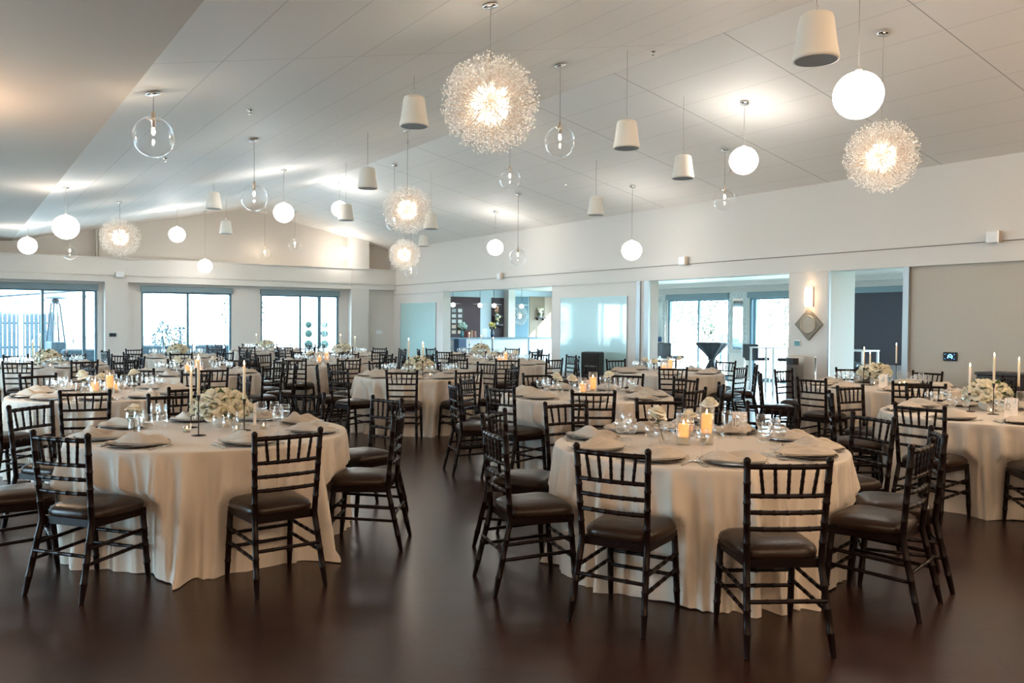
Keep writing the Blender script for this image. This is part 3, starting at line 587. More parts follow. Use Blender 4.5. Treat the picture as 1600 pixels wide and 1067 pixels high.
for x, y, dr, lb in ((6.44, 4.27, 1.30, 'largest lit white globe pendant, beside the right dandelion chandelier'), (9.58, 8.18, .85, 'lit white globe pendant on the right, above the small clear globe'), (11.57, 12.75, 1.32, 'lit white globe pendant before the right wall above the lounge post'),
                     (11.51, 17.79, .92, 'lit white globe pendant above the bar opening'), (5.7, 16.8, .88, 'lit white globe pendant right of the second clear globe, left half'), (8.23, 20, .66, 'lit white globe pendant half hidden behind a pendant speaker'),
                     (10.83, 25.96, .71, 'smallest lit white globe, in front of the tan gable corner'), (6.22, 25.24, 1.62, 'lit white globe hanging lowest before the second window'), (4.95, 22.94, .70, 'lit white globe right of the far left dandelion chandelier'),
                     (1.63, 15.73, .67, 'lit white globe left of the far left dandelion chandelier'), (1.56, 22.83, .45, 'leftmost lit white globe pendant')):
    hang(K_G, x, y, dr, lb, 'pendant lamp', 'white globe pendants')
for x, y, dr, lb in ((1.66, 8.7, .44, 'largest clear glass globe pendant, upper left near the soffit'), (3.73, 12.3, .86, 'clear glass globe pendant, second largest on the left'), (6.37, 8.37, .97, 'clear glass globe pendant right of the largest chandelier'),
                     (8.35, 12.44, .91, 'clear glass globe pendant below the largest chandelier, centre'), (10.88, 9.69, .86, 'rightmost clear glass globe pendant'), (10.86, 15.83, 1.45, 'clear glass globe pendant above the bar opening'),
                     (8.31, 26.3, 1.35, 'clear glass globe pendant before the far gable, left of two'), (8.84, 25.02, 1.04, 'clear glass globe pendant before the far gable, right of two'), (2.71, 25.25, .65, 'leftmost clear glass globe pendant above the left window'),
                     (8.25, 16.91, 1.28, 'clear glass globe pendant partly behind the middle dandelion chandelier'), (11.05, 21.55, 1.46, 'clear glass globe pendant under the far small dandelion chandelier')):
    hang(K_C, x, y, dr, lb, 'pendant lamp', 'clear globe pendants')
for x, y, dr, lb in ((5.28, 3.85, .90, 'largest white bell pendant speaker, upper right'), (6.93, 7.75, 1.04, 'white bell pendant speaker right of the clear globe, top centre'), (4.4, 8.52, .42, 'white bell pendant speaker left of the largest chandelier'),
                     (5.68, 12.63, .75, 'white bell pendant speaker above and left of the middle dandelion'), (6.95, 16.54, 1.07, 'white bell pendant speaker in front of a lit globe'), (8.98, 8.8, 1.04, 'white bell pendant speaker left of the right-hand lit globe'),
                     (10.18, 12.23, .88, 'white bell pendant speaker against the ceiling edge, right of centre'), (4.54, 17.72, .37, 'white bell pendant speaker left of the second clear globe'), (5.94, 21.98, .74, 'cool white bell pendant speaker below the left clear globe'),
                     (8.94, 16.47, 1.11, 'white bell pendant speaker behind the right side of the middle dandelion'), (12.2, 22.95, .16, 'small white bell pendant speaker high in the far right corner')):
    hang(K_S, x, y, dr, lb, 'pendant speaker', 'bell pendant speakers')
# added amber fill globes behind and beside the viewer, out of view, lighting near tables
for x, y, dr in ((1.2, -1.5, .8), (5.2, -.8, .9), (8.6, .6, 1.0), (-.6, 9.8, .6), (11.0, 2.2, .7), (-1.5, .6, 1.2), (3.4, -3.2, .9)):
    hang(K_FILL, x, y, dr, 'added amber fill globe out of view', 'pendant lamp', 'added fill globes out of view')
# sprinklers
spk = None
for i, (px, py) in enumerate(((2.98, 9.98), (2.72, 13.4), (7.5, 7.9), (7.2, 14.2), (11.7, 10.3), (10.9, 14.1))):
    o = MB().lathe([(.001, 0), (.035, 0), (.035, -.008), (.012, -.012), (.012, -.05), (.022, -.052), (.022, -.056), (.001, -.056)], 12).build('sprinkler_head', CHROME, None, (px, py, ceil_z(px)))
    tag(o, 'small chrome ceiling sprinkler head, %s' % ('left slope, nearer', 'left slope, farther', 'top right of centre', 'centre beyond the chandelier', 'near the right wall, nearer', 'near the right wall, farther')[i], 'sprinkler', 'ceiling sprinklers')
# ================================================================ CHAIRS
def ring_path(a, b, r, rings, step=.11, bulge=1.14):
    a, b = Vector(a), Vector(b); L = (b - a).length; pts = [a]; rad = [r]; d = (b - a) / L
    if rings:
        k = int(L / step)
        for i in range(1, k + 1):
            t = L * i / (k + 1)
            for o, q in ((-.008, 1), (-.004, bulge), (.004, bulge), (.008, 1)): pts.append(a + d * (t + o)); rad.append(r * q)
    pts.append(b); rad.append(r); return pts, rad
def cushion(mb, z0, z1):
    out = []; N = 32
    for z, g in ((z0, -.004), (z0 + .010, .010), (z0 + .032, .012), (z1 - .030, .004), (z1 - .014, -.022), (z1 - .004, -.06), (z1, -.12)):
        for k in range(N):
            a = 2 * PI * k / N; c, s = math.cos(a), math.sin(a); e = .42
            x = math.copysign(abs(c) ** e, c); y = math.copysign(abs(s) ** e, s); wy = .19 + g; wx = (.195 + .016 * y + g)
            out.append((x * wx, y * wy, z))
    mb.add(out, [(i * N + k, i * N + (k + 1) % N, (i + 1) * N + (k + 1) % N, (i + 1) * N + k) for i in range(6) for k in range(N)], True)
    mb.add(out[-N:], [tuple(range(N))], True); mb.add(out[:N], [tuple(range(N - 1, -1, -1))])
def chair(detail):
    r = empty('ballroom_chair'); n = 8 if detail else 5; rg = detail
    c = MB(); cushion(c, .430, .510); c.build('seat_cushion', LEATHER, r)
    f = MB(); f.add([(-.180, -.195, .392), (.180, -.195, .392), (.198, .185, .392), (-.198, .185, .392), (-.180, -.195, .435), (.180, -.195, .435), (.198, .185, .435), (-.198, .185, .435)],
                    [(3, 2, 1, 0), (4, 5, 6, 7), (0, 1, 5, 4), (1, 2, 6, 5), (2, 3, 7, 6), (3, 0, 4, 7)]); f.build('seat_frame', CHAIRM, r)
    def xb(z): return .181 + (z - .42) / .5 * .018
    def yb(z): return -.20 - (z - .42) / .5 * .045
    for s in (-1, 1):
        b = MB(); p1, r1 = ring_path((s * .206, -.300, 0), (s * .181, -.203, .42), .0180, rg); p2, r2 = ring_path((s * .181, -.203, .42), (s * xb(.905), yb(.905), .905), .0170, rg)
        r1[0] = .0135; b.tube(p1 + p2[1:], r1 + r2[1:], n); b.ball((s * xb(.912), yb(.912), .912), .0195, n, 5); b.build('leg', CHAIRM, r)
    for s in (-1, 1):
        b = MB(); p, q = ring_path((s * .198, .20, 0), (s * .190, .165, .41), .0180, rg, .13); q[0] = .0135; b.tube(p, q, n); b.build('leg', CHAIRM, r)
    if detail:
        for z, q in ((.885, .0145), (.745, .0120), (.665, .0120), (.585, .0120)):
            b = MB(); x = xb(z); yy = yb(z); p, rr = ring_path((-x, yy, z), (x, yy, z), q, rg, .075); N = len(p)
            p = [v + Vector((0, -.018 * (1 - (v.x / x) ** 2), 0)) for v in p]; b.tube(p, rr, 7); b.build('back_rail', CHAIRM, r)
        for i in range(5):
            u = (i - 2) / 2.0; b = MB(); p, rr = ring_path((u * xb(.745) * .62, yb(.745) - .014, .745), (u * xb(.885) * .70, yb(.885) - .014, .885), .0085, rg, .045); b.tube(p, rr, 6); b.build('spindle', CHAIRM, r)
        for s in (-1, 1):
            for z in (.20, .285):
                b = MB(); k = z / .42; p, rr = ring_path((s * (.206 - .025 * k), -.300 + .097 * k, z), (s * (.198 - .008 * k), .20 - .035 * k, z + .02), .0105, rg, .1); b.tube(p, rr, 6); b.build('stretcher', CHAIRM, r)
        for y, z in ((.20, .27), (.195, .19), (-.235, .25)):
            b = MB(); p, rr = ring_path((-.19, y - .02, z), (.19, y - .02, z), .0105, rg, .1); b.tube(p, rr, 6); b.build('stretcher', CHAIRM, r)
    else:
        b = MB()
        for z, q in ((.885, .0145), (.745, .0120), (.665, .0120), (.585, .0120)): b.tube([(-xb(z), yb(z), z), (0, yb(z) - .018, z), (xb(z), yb(z), z)], q, 5, False)
        for i in range(5):
            u = (i - 2) / 2.0; b.tube([(u * xb(.745) * .62, yb(.745) - .014, .745), (u * xb(.885) * .70, yb(.885) - .014, .885)], .0075, 5, False)
        b.build('backrest', CHAIRM, r); b = MB()
        for s in (-1, 1):
            for z in (.20, .285): b.tube([(s * .188, -.23, z), (s * .194, .18, z + .02)], .009, 5, False)
        for y, z in ((.18, .27), (.18, .19), (-.235, .25)): b.tube([(-.19, y, z), (.19, y, z)], .009, 5, False)
        b.build('stretchers', CHAIRM, r)
    return r
CH_D = chair(True); CH_F = chair(False); CH_F.name = 'ballroom_chair_far'; CH_F.name = 'ballroom_chair'
# ================================================================ TABLES
def cloth(seed, full, push):
    # push = [(angle, front radius of the chair standing there)]: the drape gives way to seats and legs
    rnd = random.Random(seed); N = 480 if full else 180; RT = .925
    ks = [(24 + rnd.randint(0, 4), rnd.uniform(0, 6.28), 1.0), (37 + rnd.randint(0, 5), rnd.uniform(0, 6.28), .6), (12 + rnd.randint(0, 2), rnd.uniform(0, 6.28), .7), (5, rnd.uniform(0, 6.28), .5)]
    env = [(rnd.randint(2, 5), rnd.uniform(0, 6.28)) for _ in range(2)]
    def fold(a):
        e = .8 + .2 * math.sin(env[0][0] * a + env[0][1]); v = 0
        for k, p, w in ks: v += w * (1 - 2 * abs(math.sin(.5 * (k * a + p))) ** .8)
        return e * v / 1.05
    z_top = .768; vs = []; rows = [(0.001, z_top, 0), (.5, z_top, 0), (.86, z_top, 0), (RT - .012, z_top, 0), (RT - .004, z_top - .002, 0), (RT, z_top - .010, 0)]
    M = 22
    for i in range(1, M + 1):
        t = i / M; rows.append((RT + .004 + .075 * t ** 1.1 + (.02 * t ** 8), (z_top - .010) * (1 - t) + .002, .085 * min(1, t * 1.3) ** .65))
    H = [rnd.uniform(-1, 1) for _ in range(8)]
    for i, (q, z, am) in enumerate(rows):
        for k in range(N):
            a = 2 * PI * k / N; t = max(0, (i - 5) / M); f = fold(a + .05 * math.sin(3 * a) * t)
            rr = q + am * f; zz = z
            if t > .93: rr += .018 * abs(math.sin(7 * a + H[0] * 3)) * (1 + f); 
            if t >= 1: zz = max(.002, .010 * (math.sin(5 * a + H[1] * 6)))
            if t > .2:
                for pa, pr in push:
                    d = abs((a - pa + PI) % (2 * PI) - PI) * 1.0
                    if d < .42:
                        lim = pr + .9 * max(0, d - .215) ** 1.0 + .012 * f
                        if zz > .45: lim += (zz - .45) * 1.2
                        rr = min(rr, lim)
            vs.append((rr * math.cos(a), rr * math.sin(a), zz))
    b = MB(); L = len(rows); b.add(vs, [(i * N + k, (i + 1) * N + k, (i + 1) * N + (k + 1) % N, i * N + (k + 1) % N)[::-1] for i in range(L - 1) for k in range(N)], True)
    return b
TABLES = [  # key, x, y, ring, chair angles, style, number, words, detail, spin
 ('T13', 4.01, 3.77, 1.45, [(2.79, 3.21), (3.26, 2.49), (4.36, 2.47), (4.93, 2.70), (5.39, 3.42), (5.48, 4.36), (4.95, 5.07), (4.10, 5.28), (3.19, 4.94), (2.65, 4.09)], 'B', '13', 'the large front right table', 2),
 ('TL', 1.53, 6.01, 1.45, [(.51, 5.22), (1.61, 4.67), (2.60, 5.25), (3.03, 6.34), (2.58, 7.10), (1.60, 7.55), (.50, 7.14), (.10, 5.97)], 'A', '', 'the front left candlelit table', 2),
 ('T12', 7.70, 3.72, 1.43, [(6.40, 3.66), (6.75, 2.80), (7.70, 2.30), (8.75, 2.75), (9.12, 3.75), (8.74, 4.93), (7.78, 5.20), (6.85, 4.78)], 'A', '12', 'the table cut by the right edge', 2),
 ('T10', 5.74, 7.02, 1.36, [(4.48, 6.82), (4.98, 6.00), (6.04, 5.72), (6.78, 6.05), (7.15, 6.92), (7.05, 7.82), (6.10, 8.42), (4.88, 8.12), (4.32, 7.45)], 'B', '10', 'the table with card reading ten', 2),
 ('T9', 9.86, 6.15, 1.45, [(8.50, 6.20), (8.95, 5.20), (11.20, 6.30), (11.05, 7.38), (9.80, 7.60), (8.80, 7.20), (9.90, 4.75), (10.95, 5.10)], 'A', '9', 'the candlelit table by the partition jamb', 2),
 ('TLM', 1.37, 9.65, 1.46, [-105 + 36 * k for k in range(10)], 'B', '', 'the table behind the front left one', 2),
 ('TC', 5.66, 10.76, 1.45, [(4.83, 9.68), (5.67, 9.38), -57, -21, 15, 51, 87, 123, 159, -165], 'A', '', 'the candlelit table by the aisle', 2),
 ('TRM', 9.57, 9.71, 1.42, [(8.75, 8.73), (9.90, 8.45), (11.15, 9.85), (9.75, 11.12), (8.20, 9.92), -44, 46, 136], 'B', '', 'the table facing the lounge opening', 1),
 ('TB', 3.0, 12.78, 1.46, [-95 + 36 * k for k in range(10)], 'B', '', 'the bud-vase table left of the aisle', 1),
 ('F', 8.75, 13.25, 1.46, [-120 + 36 * k for k in range(10)], 'B', '', 'the table before the bar', 1),
 ('G', 5.75, 14.7, 1.46, [-131 + 36 * k for k in range(10)], 'B', '', 'the table before the third window', 1),
 ('TA', 1.36, 15.8, 1.46, [-75 + 36 * k for k in range(10)], 'A', '', 'the far left candlelit table', 1),
 ('E', 10.35, 16.6, 1.46, [-110 + 45 * k for k in range(8)], 'A', '', 'the candlelit table nearest the bar', 1),
 ('F1', 4.0, 18.5, 1.46, [-100 + 36 * k for k in range(10)], 'A', '', 'the back table by window two', 0),
 ('F2', 6.9, 21.7, 1.46, [-90 + 36 * k for k in range(10)], 'A', '', 'the back table between windows', 0),
 ('F3', 7.45, 17.95, 1.46, [-115 + 36 * k for k in range(10)], 'A', '', 'the back table by window three', 0)]
SLOT = ['nearest the viewer', 'front right', 'right side', 'back right', 'far right', 'farthest away', 'far left', 'back left', 'left side', 'front left']
SL8 = ['nearest the viewer', 'front right', 'right side', 'back right', 'farthest away', 'back left', 'left side', 'front left']
SL9 = ['nearest the viewer', 'front right', 'right side', 'back right', 'far right', 'far left', 'back left', 'left side', 'front left']
def seat_words(cx, cy, angs):
    angs = [a if not isinstance(a, tuple) else math.degrees(math.atan2(a[1] - cy, a[0] - cx)) for a in angs]
    v = math.degrees(math.atan2(-cy, -cx)); rel = sorted(((a - v) % 360, i) for i, a in enumerate(angs)); n = len(angs)
    st = min(range(n), key=lambda k: min(rel[k][0], 360 - rel[k][0])); W_ = {10: SLOT, 8: SL8, 9: SL9}[n]; out = {}
    for k in range(n): out[rel[(st + k) % n][1]] = W_[k]
    return out
# table furniture hidden below the cloths
TBL = empty('round_table'); MB().lathe([(.001, .735), (.868, .735), (.873, .75), (.868, .762), (.001, .762)], 48).build('table_top', WHITEP, TBL)
for a in range(4): MB().tube([(.55 * math.cos(a * PI / 2 + .6), .55 * math.sin(a * PI / 2 + .6), 0), (.5 * math.cos(a * PI / 2 + .6), .5 * math.sin(a * PI / 2 + .6), .735)], .016, 6).build('leg', CHROME, TBL)
# charger, napkins, cutlery, glasses
P_CH = MB().lathe([(.001, 0), (.10, 0), (.11, .004), (.150, .010), (.165, .016), (.165, .019), (.150, .014), (.108, .0075), (.001, .006)], 48).mesh('charger_plate', CHARGER)
def napkin(seed):
    rnd = random.Random(seed); nu, nv = 40, 26; b = MB(); vs = []; p = [rnd.uniform(0, 6.28) for _ in range(6)]; lean = rnd.uniform(-.25, .25); kk = rnd.uniform(2.0, 3.2)
    for i in range(nu + 1):
        s = -1 + 2 * i / nu; w = (.018 + .066 * max(0, 1 - abs(s + lean) ** 2.2) ** .65) * (1 + .10 * math.sin(3 * s + p[0]))
        for j in range(nv + 1):
            t = -1 + 2 * j / nv; x = .178 * s + .012 * math.sin(4 * t + p[1]); y = w * t + .02 * math.sin(2.2 * s + p[2])
            r_ = math.hypot(x, y); env = (1 - abs(t) ** 3) * (1 - .75 * abs(s) ** 2)
            z = .020 + env * (.012 + .046 * abs(math.sin(kk * t * 2.1 + 1.6 * s + p[3])) ** .6 * (.7 + .3 * math.sin(4 * s + p[0])) + .014 * math.sin(6 * s + 3 * t + p[4]) + .012 * math.sin(9 * t + 7 * s + p[5]))
            if r_ > .165: z -= (r_ - .165) * .22
            vs.append((x, y, max(z, .012)))
    b.add(vs, [(i * (nv + 1) + j, (i + 1) * (nv + 1) + j, (i + 1) * (nv + 1) + j + 1, i * (nv + 1) + j + 1) for i in range(nu) for j in range(nv)], True)
    b.add([(x, y, max(z - .007, .009 if math.hypot(x, y) < .16 else .004)) for x, y, z in vs], [(i * (nv + 1) + j + 1, (i + 1) * (nv + 1) + j + 1, (i + 1) * (nv + 1) + j, i * (nv + 1) + j) for i in range(nu) for j in range(nv)], True)
    edge = [i * (nv + 1) for i in range(nu + 1)] + [nu * (nv + 1) + j for j in range(1, nv + 1)] + [i * (nv + 1) + nv for i in range(nu - 1, -1, -1)] + [j for j in range(nv - 1, 0, -1)]
    K = len(vs); b.f += [(edge[k], edge[(k + 1) % len(edge)], edge[(k + 1) % len(edge)] + K, edge[k] + K) for k in range(len(edge))]; b.sm += [True] * len(edge)
    return b.mesh('napkin', NAPK)
P_NA = [napkin(s) for s in range(5)]
def cutlery(kind):
    b = MB(); b.tube([(0, -.10, .004), (0, -.04, .004), (0, .03, .007)], [.006, .0035, .003], 6)
    if kind == 'fork':
        b.add([(-.004, .03, .006), (.004, .03, .006), (.012, .06, .003), (-.012, .06, .003)], [(0, 1, 2, 3)])
        for x in (-.0105, -.0035, .0035, .0105): b.tube([(x, .055, .004), (x, .098, .007)], .0018, 4)
    elif kind == 'knife': b.add([(-.004, .02, .004), (.008, .03, .004), (.010, .11, .004), (.0, .125, .004), (-.004, .02, .008), (.008, .03, .008), (.010, .11, .005), (.0, .125, .005)], [(0, 1, 2, 3), (7, 6, 5, 4), (0, 4, 5, 1), (1, 5, 6, 2), (2, 6, 7, 3), (3, 7, 4, 0)])
    else:
        vs = [(0, .066, .001)] + [(.020 * math.cos(k * PI / 8), .066 + .030 * math.sin(k * PI / 8), .009) for k in range(16)]; b.add(vs, [(0, 1 + k, 1 + (k + 1) % 16) for k in range(16)], True)
    return b.mesh(kind, STEEL)
P_FK, P_KN, P_SP = cutlery('fork'), cutlery('knife'), cutlery('spoon')
def goblet(h, rb, n=22):
    return MB().lathe([(.001, 0), (.034, .002), (.030, .005), (.006, .010), (.0042, .02), (.0042, h * .40), (.010, h * .45), (rb * .72, h * .54), (rb, h * .70), (rb * .93, h * .88), (rb * .82, h), (rb * .80, h), (rb * .90, h * .88), (rb * .96, h * .70), (rb * .66, h * .55), (.002, h * .475)], n)
P_G1, P_G2 = goblet(.17, .040).mesh('water_goblet', GLASS), goblet(.185, .036).mesh('wine_glass', GLASS)
P_WA = MB().lathe([(.002, .083), (.026, .094), (.036, .116), (.036, .118), (.001, .118)], 20).mesh('water', WATER)
def mobj(name, me, loc, rz=0, parent=None, **k):
    o = bpy.data.objects.new(name, me); COL.objects.link(o); o.location = loc; o.rotation_euler = (0, 0, rz); o.parent = parent; return tag(o, **k) if k else o
# rose, foliage
def rose(seed):
    rnd = random.Random(seed); b = MB(); 
    b.ball((0, 0, .018), .014, 8, 6, 1.2)
    for L, (n, q, h, fl) in enumerate(((3, .012, .037, .0), (4, .020, .041, .05), (5, .029, .041, .14), (6, .037, .037, .26), (7, .043, .031, .42))):
        a0 = rnd.uniform(0, 6.28)
        for i in range(n):
            a = a0 + 2 * PI * i / n + rnd.uniform(-.1, .1); wd = PI / n * 1.35; vs = []
            for v in range(5):
                t = v / 4
                for u in range(6):
                    s = -1 + 2 * u / 5; rr = q * (.35 + .65 * math.sin(t * PI / 2)) * (1 + fl * t * t * .45) * (1 + .05 * (1 - s * s)); z = h * t * (1 - .12 * s * s) - (.006 * L * t ** 3) + rnd.uniform(-.0006, .0006)
                    vs.append((rr * math.cos(a + s * wd), rr * math.sin(a + s * wd), z))
            b.add(vs, [(v * 6 + u, v * 6 + u + 1, v * 6 + u + 7, v * 6 + u + 6) for v in range(4) for u in range(5)], True)
    return b.mesh('rose', PETAL)
P_RO = [rose(s) for s in range(3)]
def leaf_mb(b, p, d, s, up=Vector((0, 0, 1))):
    d = d.normalized(); e = d.cross(up).normalized() if abs(d.dot(up)) < .95 else Vector((1, 0, 0)); n = e.cross(d)
    b.add([p, p + d * s * .5 + e * s * .28 + n * s * .05, p + d * s, p + d * s * .5 - e * s * .28 + n * s * .05], [(0, 1, 2, 3)])
def floral():
    r = empty('flower_arrangement'); rnd = random.Random(21)
    MB().lathe([(.001, 0), (.05, 0), (.075, .04), (.07, .085), (.065, .09), (.001, .085)], 24).build('bowl_vase', mat('milk_glass_bowl', (.75, .74, .70), .25), r)
    n = 34
    for i in range(n):
        z = 1 - 1.25 * (i + .5) / n; a = i * 2.39996; q = math.sqrt(max(0, 1 - z * z)); d = Vector((q * math.cos(a), q * math.sin(a), z))
        k_ = rnd.uniform(.94, 1.12); p = Vector((d.x * .155 * k_, d.y * .155 * k_, .135 + d.z * .10 * k_)); s = rnd.uniform(1.0, 1.3)
        o = mobj('rose', P_RO[i % 3], p, 0, r); o.rotation_euler = Vector((d.x, d.y, d.z + .15)).to_track_quat('Z', 'Y').to_euler(); o.scale = (s, s, s * 1.35)
    b = MB()
    for i in range(130):
        z = rnd.uniform(-.35, 1); a = rnd.uniform(0, 6.28); q = math.sqrt(1 - z * z); d = Vector((q * math.cos(a), q * math.sin(a), z)); leaf_mb(b, Vector((d.x * .15, d.y * .15, .13 + d.z * .09)), d + Vector((rnd.uniform(-.6, .6), rnd.uniform(-.6, .6), 0)), rnd.uniform(.06, .11))
    b.build('foliage', LEAF, r); return r
FLO = floral()
def taper(h):
    r = empty('taper_candle'); MB().lathe([(.001, 0), (.048, 0), (.048, .004), (.004, .008), (.004, h - .045), (.008, h - .035), (.014, h), (.011, h), (.001, h - .02)], 18).build('iron_holder', IRON, r)
    w = MB().lathe([(.001, h - .02), (.0105, h - .02), (.0095, h + .23), (.006, h + .236), (.001, h + .235)], 12).build('candle', WAX, r)
    MB().tube([(0, 0, h + .235), (0, 0, h + .245)], .0012, 4).build('wick', BLACK, w)
    MB().lathe([(.0005, h + .240), (.0055, h + .248), (.0045, h + .258), (.0005, h + .275)], 10).build('flame', FLAME, w); return r
TAP = [taper(.275), taper(.225), taper(.17)]
def hurricane(h, hc):
    r = empty('hurricane_candle'); MB().lathe([(.001, .0), (.046, .0), (.047, .004), (.047, h), (.0445, h), (.0445, .006), (.001, .006)], 28).build('glass_cylinder', GLASS, r)
    c = MB().lathe([(.001, .007), (.034, .007), (.035, .012), (.035, hc - .62 * hc)], 22).build('candle', WAX, r)
    MB().lathe([(.035, hc - .62 * hc), (.035, hc - .006), (.031, hc), (.012, hc - .006), (.001, hc - .008)], 22).build('flame_glow_wax', GLOWW, c)  # upper wax glows by itself in place of light from the flame
    MB().lathe([(.0005, hc - .006), (.005, hc + .004), (.004, hc + .014), (.0005, hc + .028)], 10).build('flame', FLAME, c); return r
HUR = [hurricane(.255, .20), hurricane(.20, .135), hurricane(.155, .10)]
def budvase(n, hh):
    r = empty('bud_vase'); MB().lathe([(.001, 0), (.028, 0), (.034, .02), (.036, .05), (.030, .10), (.034, .12), (.032, .12), (.028, .10), (.034, .05), (.030, .02), (.001, .006)], 20).build('glass_vase', GLASS, r); rnd = random.Random(n * 7 + int(hh * 100))
    s = MB(); lf = MB()
    for i in range(n):
        a = rnd.uniform(0, 6.28); d = Vector((math.cos(a) * .05 * (n > 1), math.sin(a) * .05 * (n > 1), hh - .03 * i)); s.tube([(0, 0, .02), d * .6, d], .0025, 5)
        o = mobj('rose', P_RO[i % 3], d, a, r); o.scale = (1.2, 1.2, 1.7); o.rotation_euler = (.3 * math.sin(a), .3 * math.cos(a), a)
        for k in range(8): leaf_mb(lf, d * rnd.uniform(.7, .95), Vector((rnd.uniform(-1, 1), rnd.uniform(-1, 1), rnd.uniform(-.3, .6))), rnd.uniform(.03, .055))
    s.build('stem', LEAF, r); lf.build('foliage', LEAF, r); return r
BUD = [budvase(2, .19), budvase(1, .15), budvase(1, .20)]
VOT = empty('votive_candle'); MB().lathe([(.001, 0), (.026, 0), (.032, .06), (.030, .06), (.024, .006), (.001, .006)], 18).build('votive_glass', GLASS, VOT)
vc = MB().lathe([(.001, .007), (.020, .007), (.020, .025), (.001, .025)], 14).build('tealight', WAX, VOT); MB().lathe([(.0005, .026), (.004, .032), (.0005, .045)], 8).build('flame', FLAME, vc)
def arc(cx, cz, rx, rz, a0, a1, n=10): return [(cx + rx * math.cos(R(a0 + (a1 - a0) * i / n)), cz + rz * math.sin(R(a0 + (a1 - a0) * i / n))) for i in range(n + 1)]
DIG = {'1': [[(.25, 0), (.25, 1), (.10, .86)]], '0': [arc(.28, .5, .26, .5, 0, 360, 20)], '3': [[(.06, .98), (.5, .98), (.24, .58)] + arc(.26, .29, .26, .29, 80, -120, 10)],
       '2': [arc(.27, .72, .25, .27, 165, -35, 10) + [(.02, .02), (.52, .02)]], '9': [arc(.27, .70, .24, .29, 0, 360, 16), arc(.27, .70, .24, .29, 0, 0, 1)[:1] + [(.42, .3), (.25, 0)]]}
def card(num, loc, rz, label):
    r = empty('table_number', loc, rz, label, 'table number'); MB().box((-.05, -.002, 0), (.05, .002, .165)).build('card', CARD, r); MB().box((-.04, -.012, 0), (.04, .03, .006)).build('stand', CARD, r)
    b = MB(); x = -.024 * len(num) if len(num) > 1 else -.012
    for ch_ in num:
        for ln in DIG[ch_]: b.tube([(x + px * .042, -.0032, .062 + pz * .055) for px, pz in ln], .0021, 4)
        x += .020 if ch_ == '1' else .030
    if num: b.build('number', INK, r)
CARDS = {'T13': (4.62, 3.95, R(-48)), 'T12': (7.55, 3.50, R(-58)), 'T10': (5.78, 7.0, R(-40)), 'T9': (9.75, 6.05, R(-55)), 'TL': (1.90, 6.25, R(62))}
TAPS = {'TL': [(1.40, 5.86), (1.74, 5.97), (1.46, 6.33)], 'T12': [(7.72, 3.94), (7.66, 3.70), (8.20, 3.74)], 'T9': [(9.95, 6.45), (9.93, 6.35), (10.58, 6.38)], 'TC': [(5.53, 10.85), (5.63, 10.60), (5.85, 11.0)]}
TFL = {'TL': (1.66, 6.25), 'T12': (8.0, 3.92), 'T9': (10.25, 6.48), 'TC': (5.72, 10.9)}
BITEMS = {'T13': dict(h=[(4.08, 3.76, 0), (3.94, 3.83, 1), (4.28, 4.12, 2)], b=[(3.86, 3.93, 0), (4.07, 3.90, 1), (4.50, 4.12, 2)])}
PL = dict(zip('ABC', ('first', 'second', 'third')))
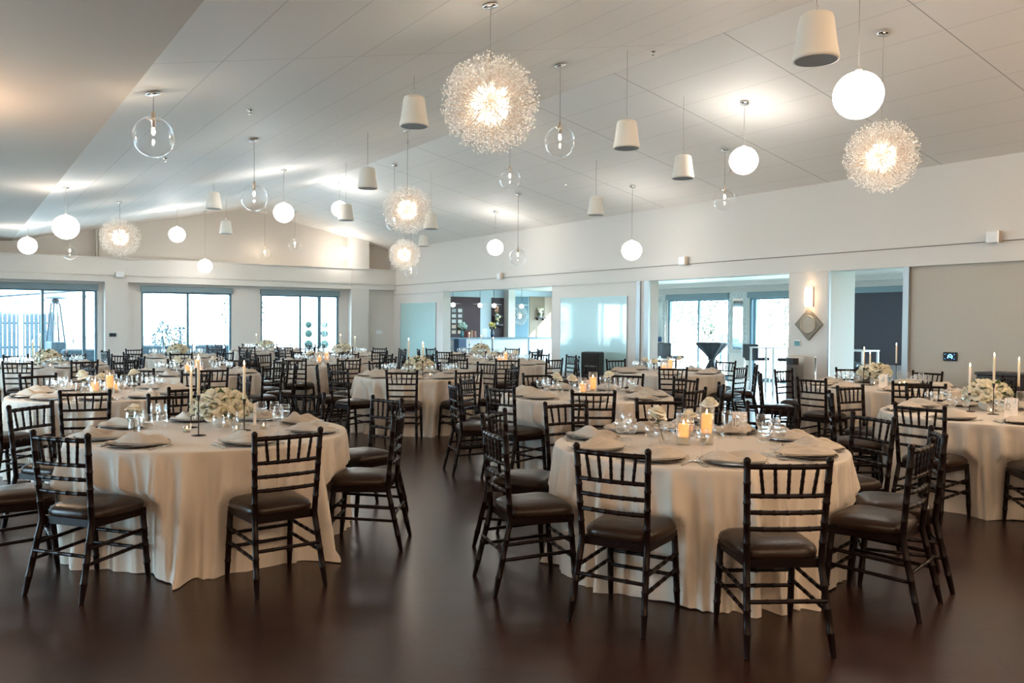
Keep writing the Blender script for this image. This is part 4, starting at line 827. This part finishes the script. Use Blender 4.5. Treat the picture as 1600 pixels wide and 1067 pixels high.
for ti, (key, cx, cy, ring, angs, style, num, words, det) in enumerate(TABLES):
    rnd = random.Random(100 + ti); sw = seat_words(cx, cy, angs); tz = .769; near = det == 2
    t = tree_copy(TBL, (cx, cy, 0), rnd.uniform(0, 1), 'round banquet table under the cloth, ' + words, 'table', 'round banquet tables')
    push = []
    for a in angs:
        if isinstance(a, tuple): push.append((math.atan2(a[1] - cy, a[0] - cx), math.hypot(a[0] - cx, a[1] - cy) - .245 - .232))
        else: push.append((R(a), ring - .245 - .248))
    cl = cloth(ti + 5, near, push).build('tablecloth', CLOTH, None, (cx, cy, 0))
    tag(cl, 'floor-length ivory round tablecloth on ' + words, 'tablecloth', 'ivory tablecloths')
    for i, a in enumerate(angs):
        if isinstance(a, tuple): ar = math.atan2(a[1] - cy, a[0] - cx); q = math.hypot(a[0] - cx, a[1] - cy) - .245
        else: ar = R(a); q = ring - .245 + rnd.uniform(-.015, .015)
        x, y = cx + q * math.cos(ar), cy + q * math.sin(ar)
        tree_copy(CH_D if det else CH_F, (x, y, 0), ar + PI / 2 + R(rnd.uniform(-2, 2)), 'dark bamboo-style ballroom chair, %s seat at %s' % (sw[i], words), 'chair', 'chairs around ' + words)
        # place setting
        ca, sa = math.cos(ar), math.sin(ar); px, py = cx + .725 * ca, cy + .725 * sa; tg = Vector((-sa, ca, 0)); inw = ar + PI / 2
        def at(rad, off): return (cx + rad * ca + off * tg.x, cy + rad * sa + off * tg.y, tz)
        S = '%s seat at %s' % (sw[i], words)
        mobj('charger_plate', P_CH, (px, py, tz), 0, None, label='dark round charger plate, ' + S, cat='plate', group='chargers on ' + words)
        if key == 'T13' and i in (): pass
        mobj('napkin', P_NA[rnd.randrange(5)], (px - .02 * ca, py - .02 * sa, tz + .004), R(-34) + R(rnd.uniform(-28, 28)) + (PI if rnd.random() < .5 else 0), None, label='draped beige linen napkin, ' + S, cat='napkin', group='napkins on ' + words)
        g = mobj('water_goblet', P_G1, at(.50, -.12), 0, None, label='stemmed water goblet, ' + S, cat='glass', group='water goblets on ' + words)
        if det: mobj('water', P_WA, (0, 0, 0), 0, g)
        mobj('wine_glass', P_G2, at(.475, -.02), 0, None, label='clear wine glass, ' + S, cat='glass', group='wine glasses on ' + words)
        if near:
            mobj('fork', P_FK, at(.73, .188), inw, None, label='silver fork, ' + S, cat='fork', group='forks on ' + words)
            mobj('knife', P_KN, at(.73, -.180), inw, None, label='silver knife, ' + S, cat='knife', group='knives on ' + words)
            mobj('spoon', P_SP, at(.73, -.200), inw, None, label='silver spoon, ' + S, cat='spoon', group='spoons on ' + words)
    rw_ = Vector((.828, -.560, 0)); dw = Vector((.560, .828, 0))      # directions across and along the view, to give the pieces their spots
    if style == 'A':
        fx, fy = TFL.get(key, (cx, cy)); tree_copy(FLO, (fx, fy, tz), rnd.uniform(0, 6), 'low mound of cream roses on ' + words, 'flowers', 'rose arrangements')
        tp = TAPS.get(key) or [tuple((Vector((cx, cy, 0)) + rw_ * u + dw * v)[:2]) for u, v in ((-.27, .03), (.02, -.26), (.29, .05))]
        for k, (x, y) in enumerate(tp): tree_copy(TAP[(k + ti) % 3 if key != 'TL' else k], (x, y, tz), 0, 'lit ivory taper in black iron holder, %s on %s' % (('left', 'middle', 'right')[sorted(range(3), key=lambda n: tp[n][0] * .828 - tp[n][1] * .56).index(k)], words), 'candle', 'taper candles on ' + words)
        if det:
            for k, (u, v) in enumerate(((-.14, -.32), (.20, -.30), (.34, -.12))): p = Vector((fx, fy, 0)) + rw_ * u + dw * v * .95; tree_copy(VOT, (p.x, p.y, tz), 0, 'small lit glass votive, %s on %s' % (('left', 'middle', 'right')[k], words), 'votive candle', 'votives on ' + words)
    else:
        it = BITEMS.get(key) or dict(h=[tuple((Vector((cx, cy, 0)) + rw_ * u + dw * v)[:2]) + (k,) for u, v, k in ((.06, -.05, 0), (-.06, -.12, 1), (.02, .14, 2))], b=[tuple((Vector((cx, cy, 0)) + rw_ * u + dw * v)[:2]) + (k,) for u, v, k in ((-.29, .0, 0), (-.15, .20, 1), (.25, .10, 2))])
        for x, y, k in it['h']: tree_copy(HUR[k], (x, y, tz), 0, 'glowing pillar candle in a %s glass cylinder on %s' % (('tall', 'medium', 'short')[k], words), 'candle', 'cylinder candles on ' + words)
        for x, y, k in it['b']: tree_copy(BUD[k], (x, y, tz), rnd.uniform(0, 6), 'glass bud vase with %s on %s' % (('two white roses', 'one short white rose', 'one tall white rose')[k], words), 'bud vase', 'bud vases on ' + words)
    if key in CARDS: x, y, rz = CARDS[key]; card(num, (x, y, tz), rz, 'blush table number card %s on %s' % (('reading ' + num) if num and num != '9' else 'seen edge-on' if not num else 'behind a rose mound', words))
# single rose lying in a glass at the front left table
tree_copy(BUD[1], (1.04, 6.12, .769), 1.0, 'single cream rose in a small glass at the left of the front left table', 'bud vase', None)
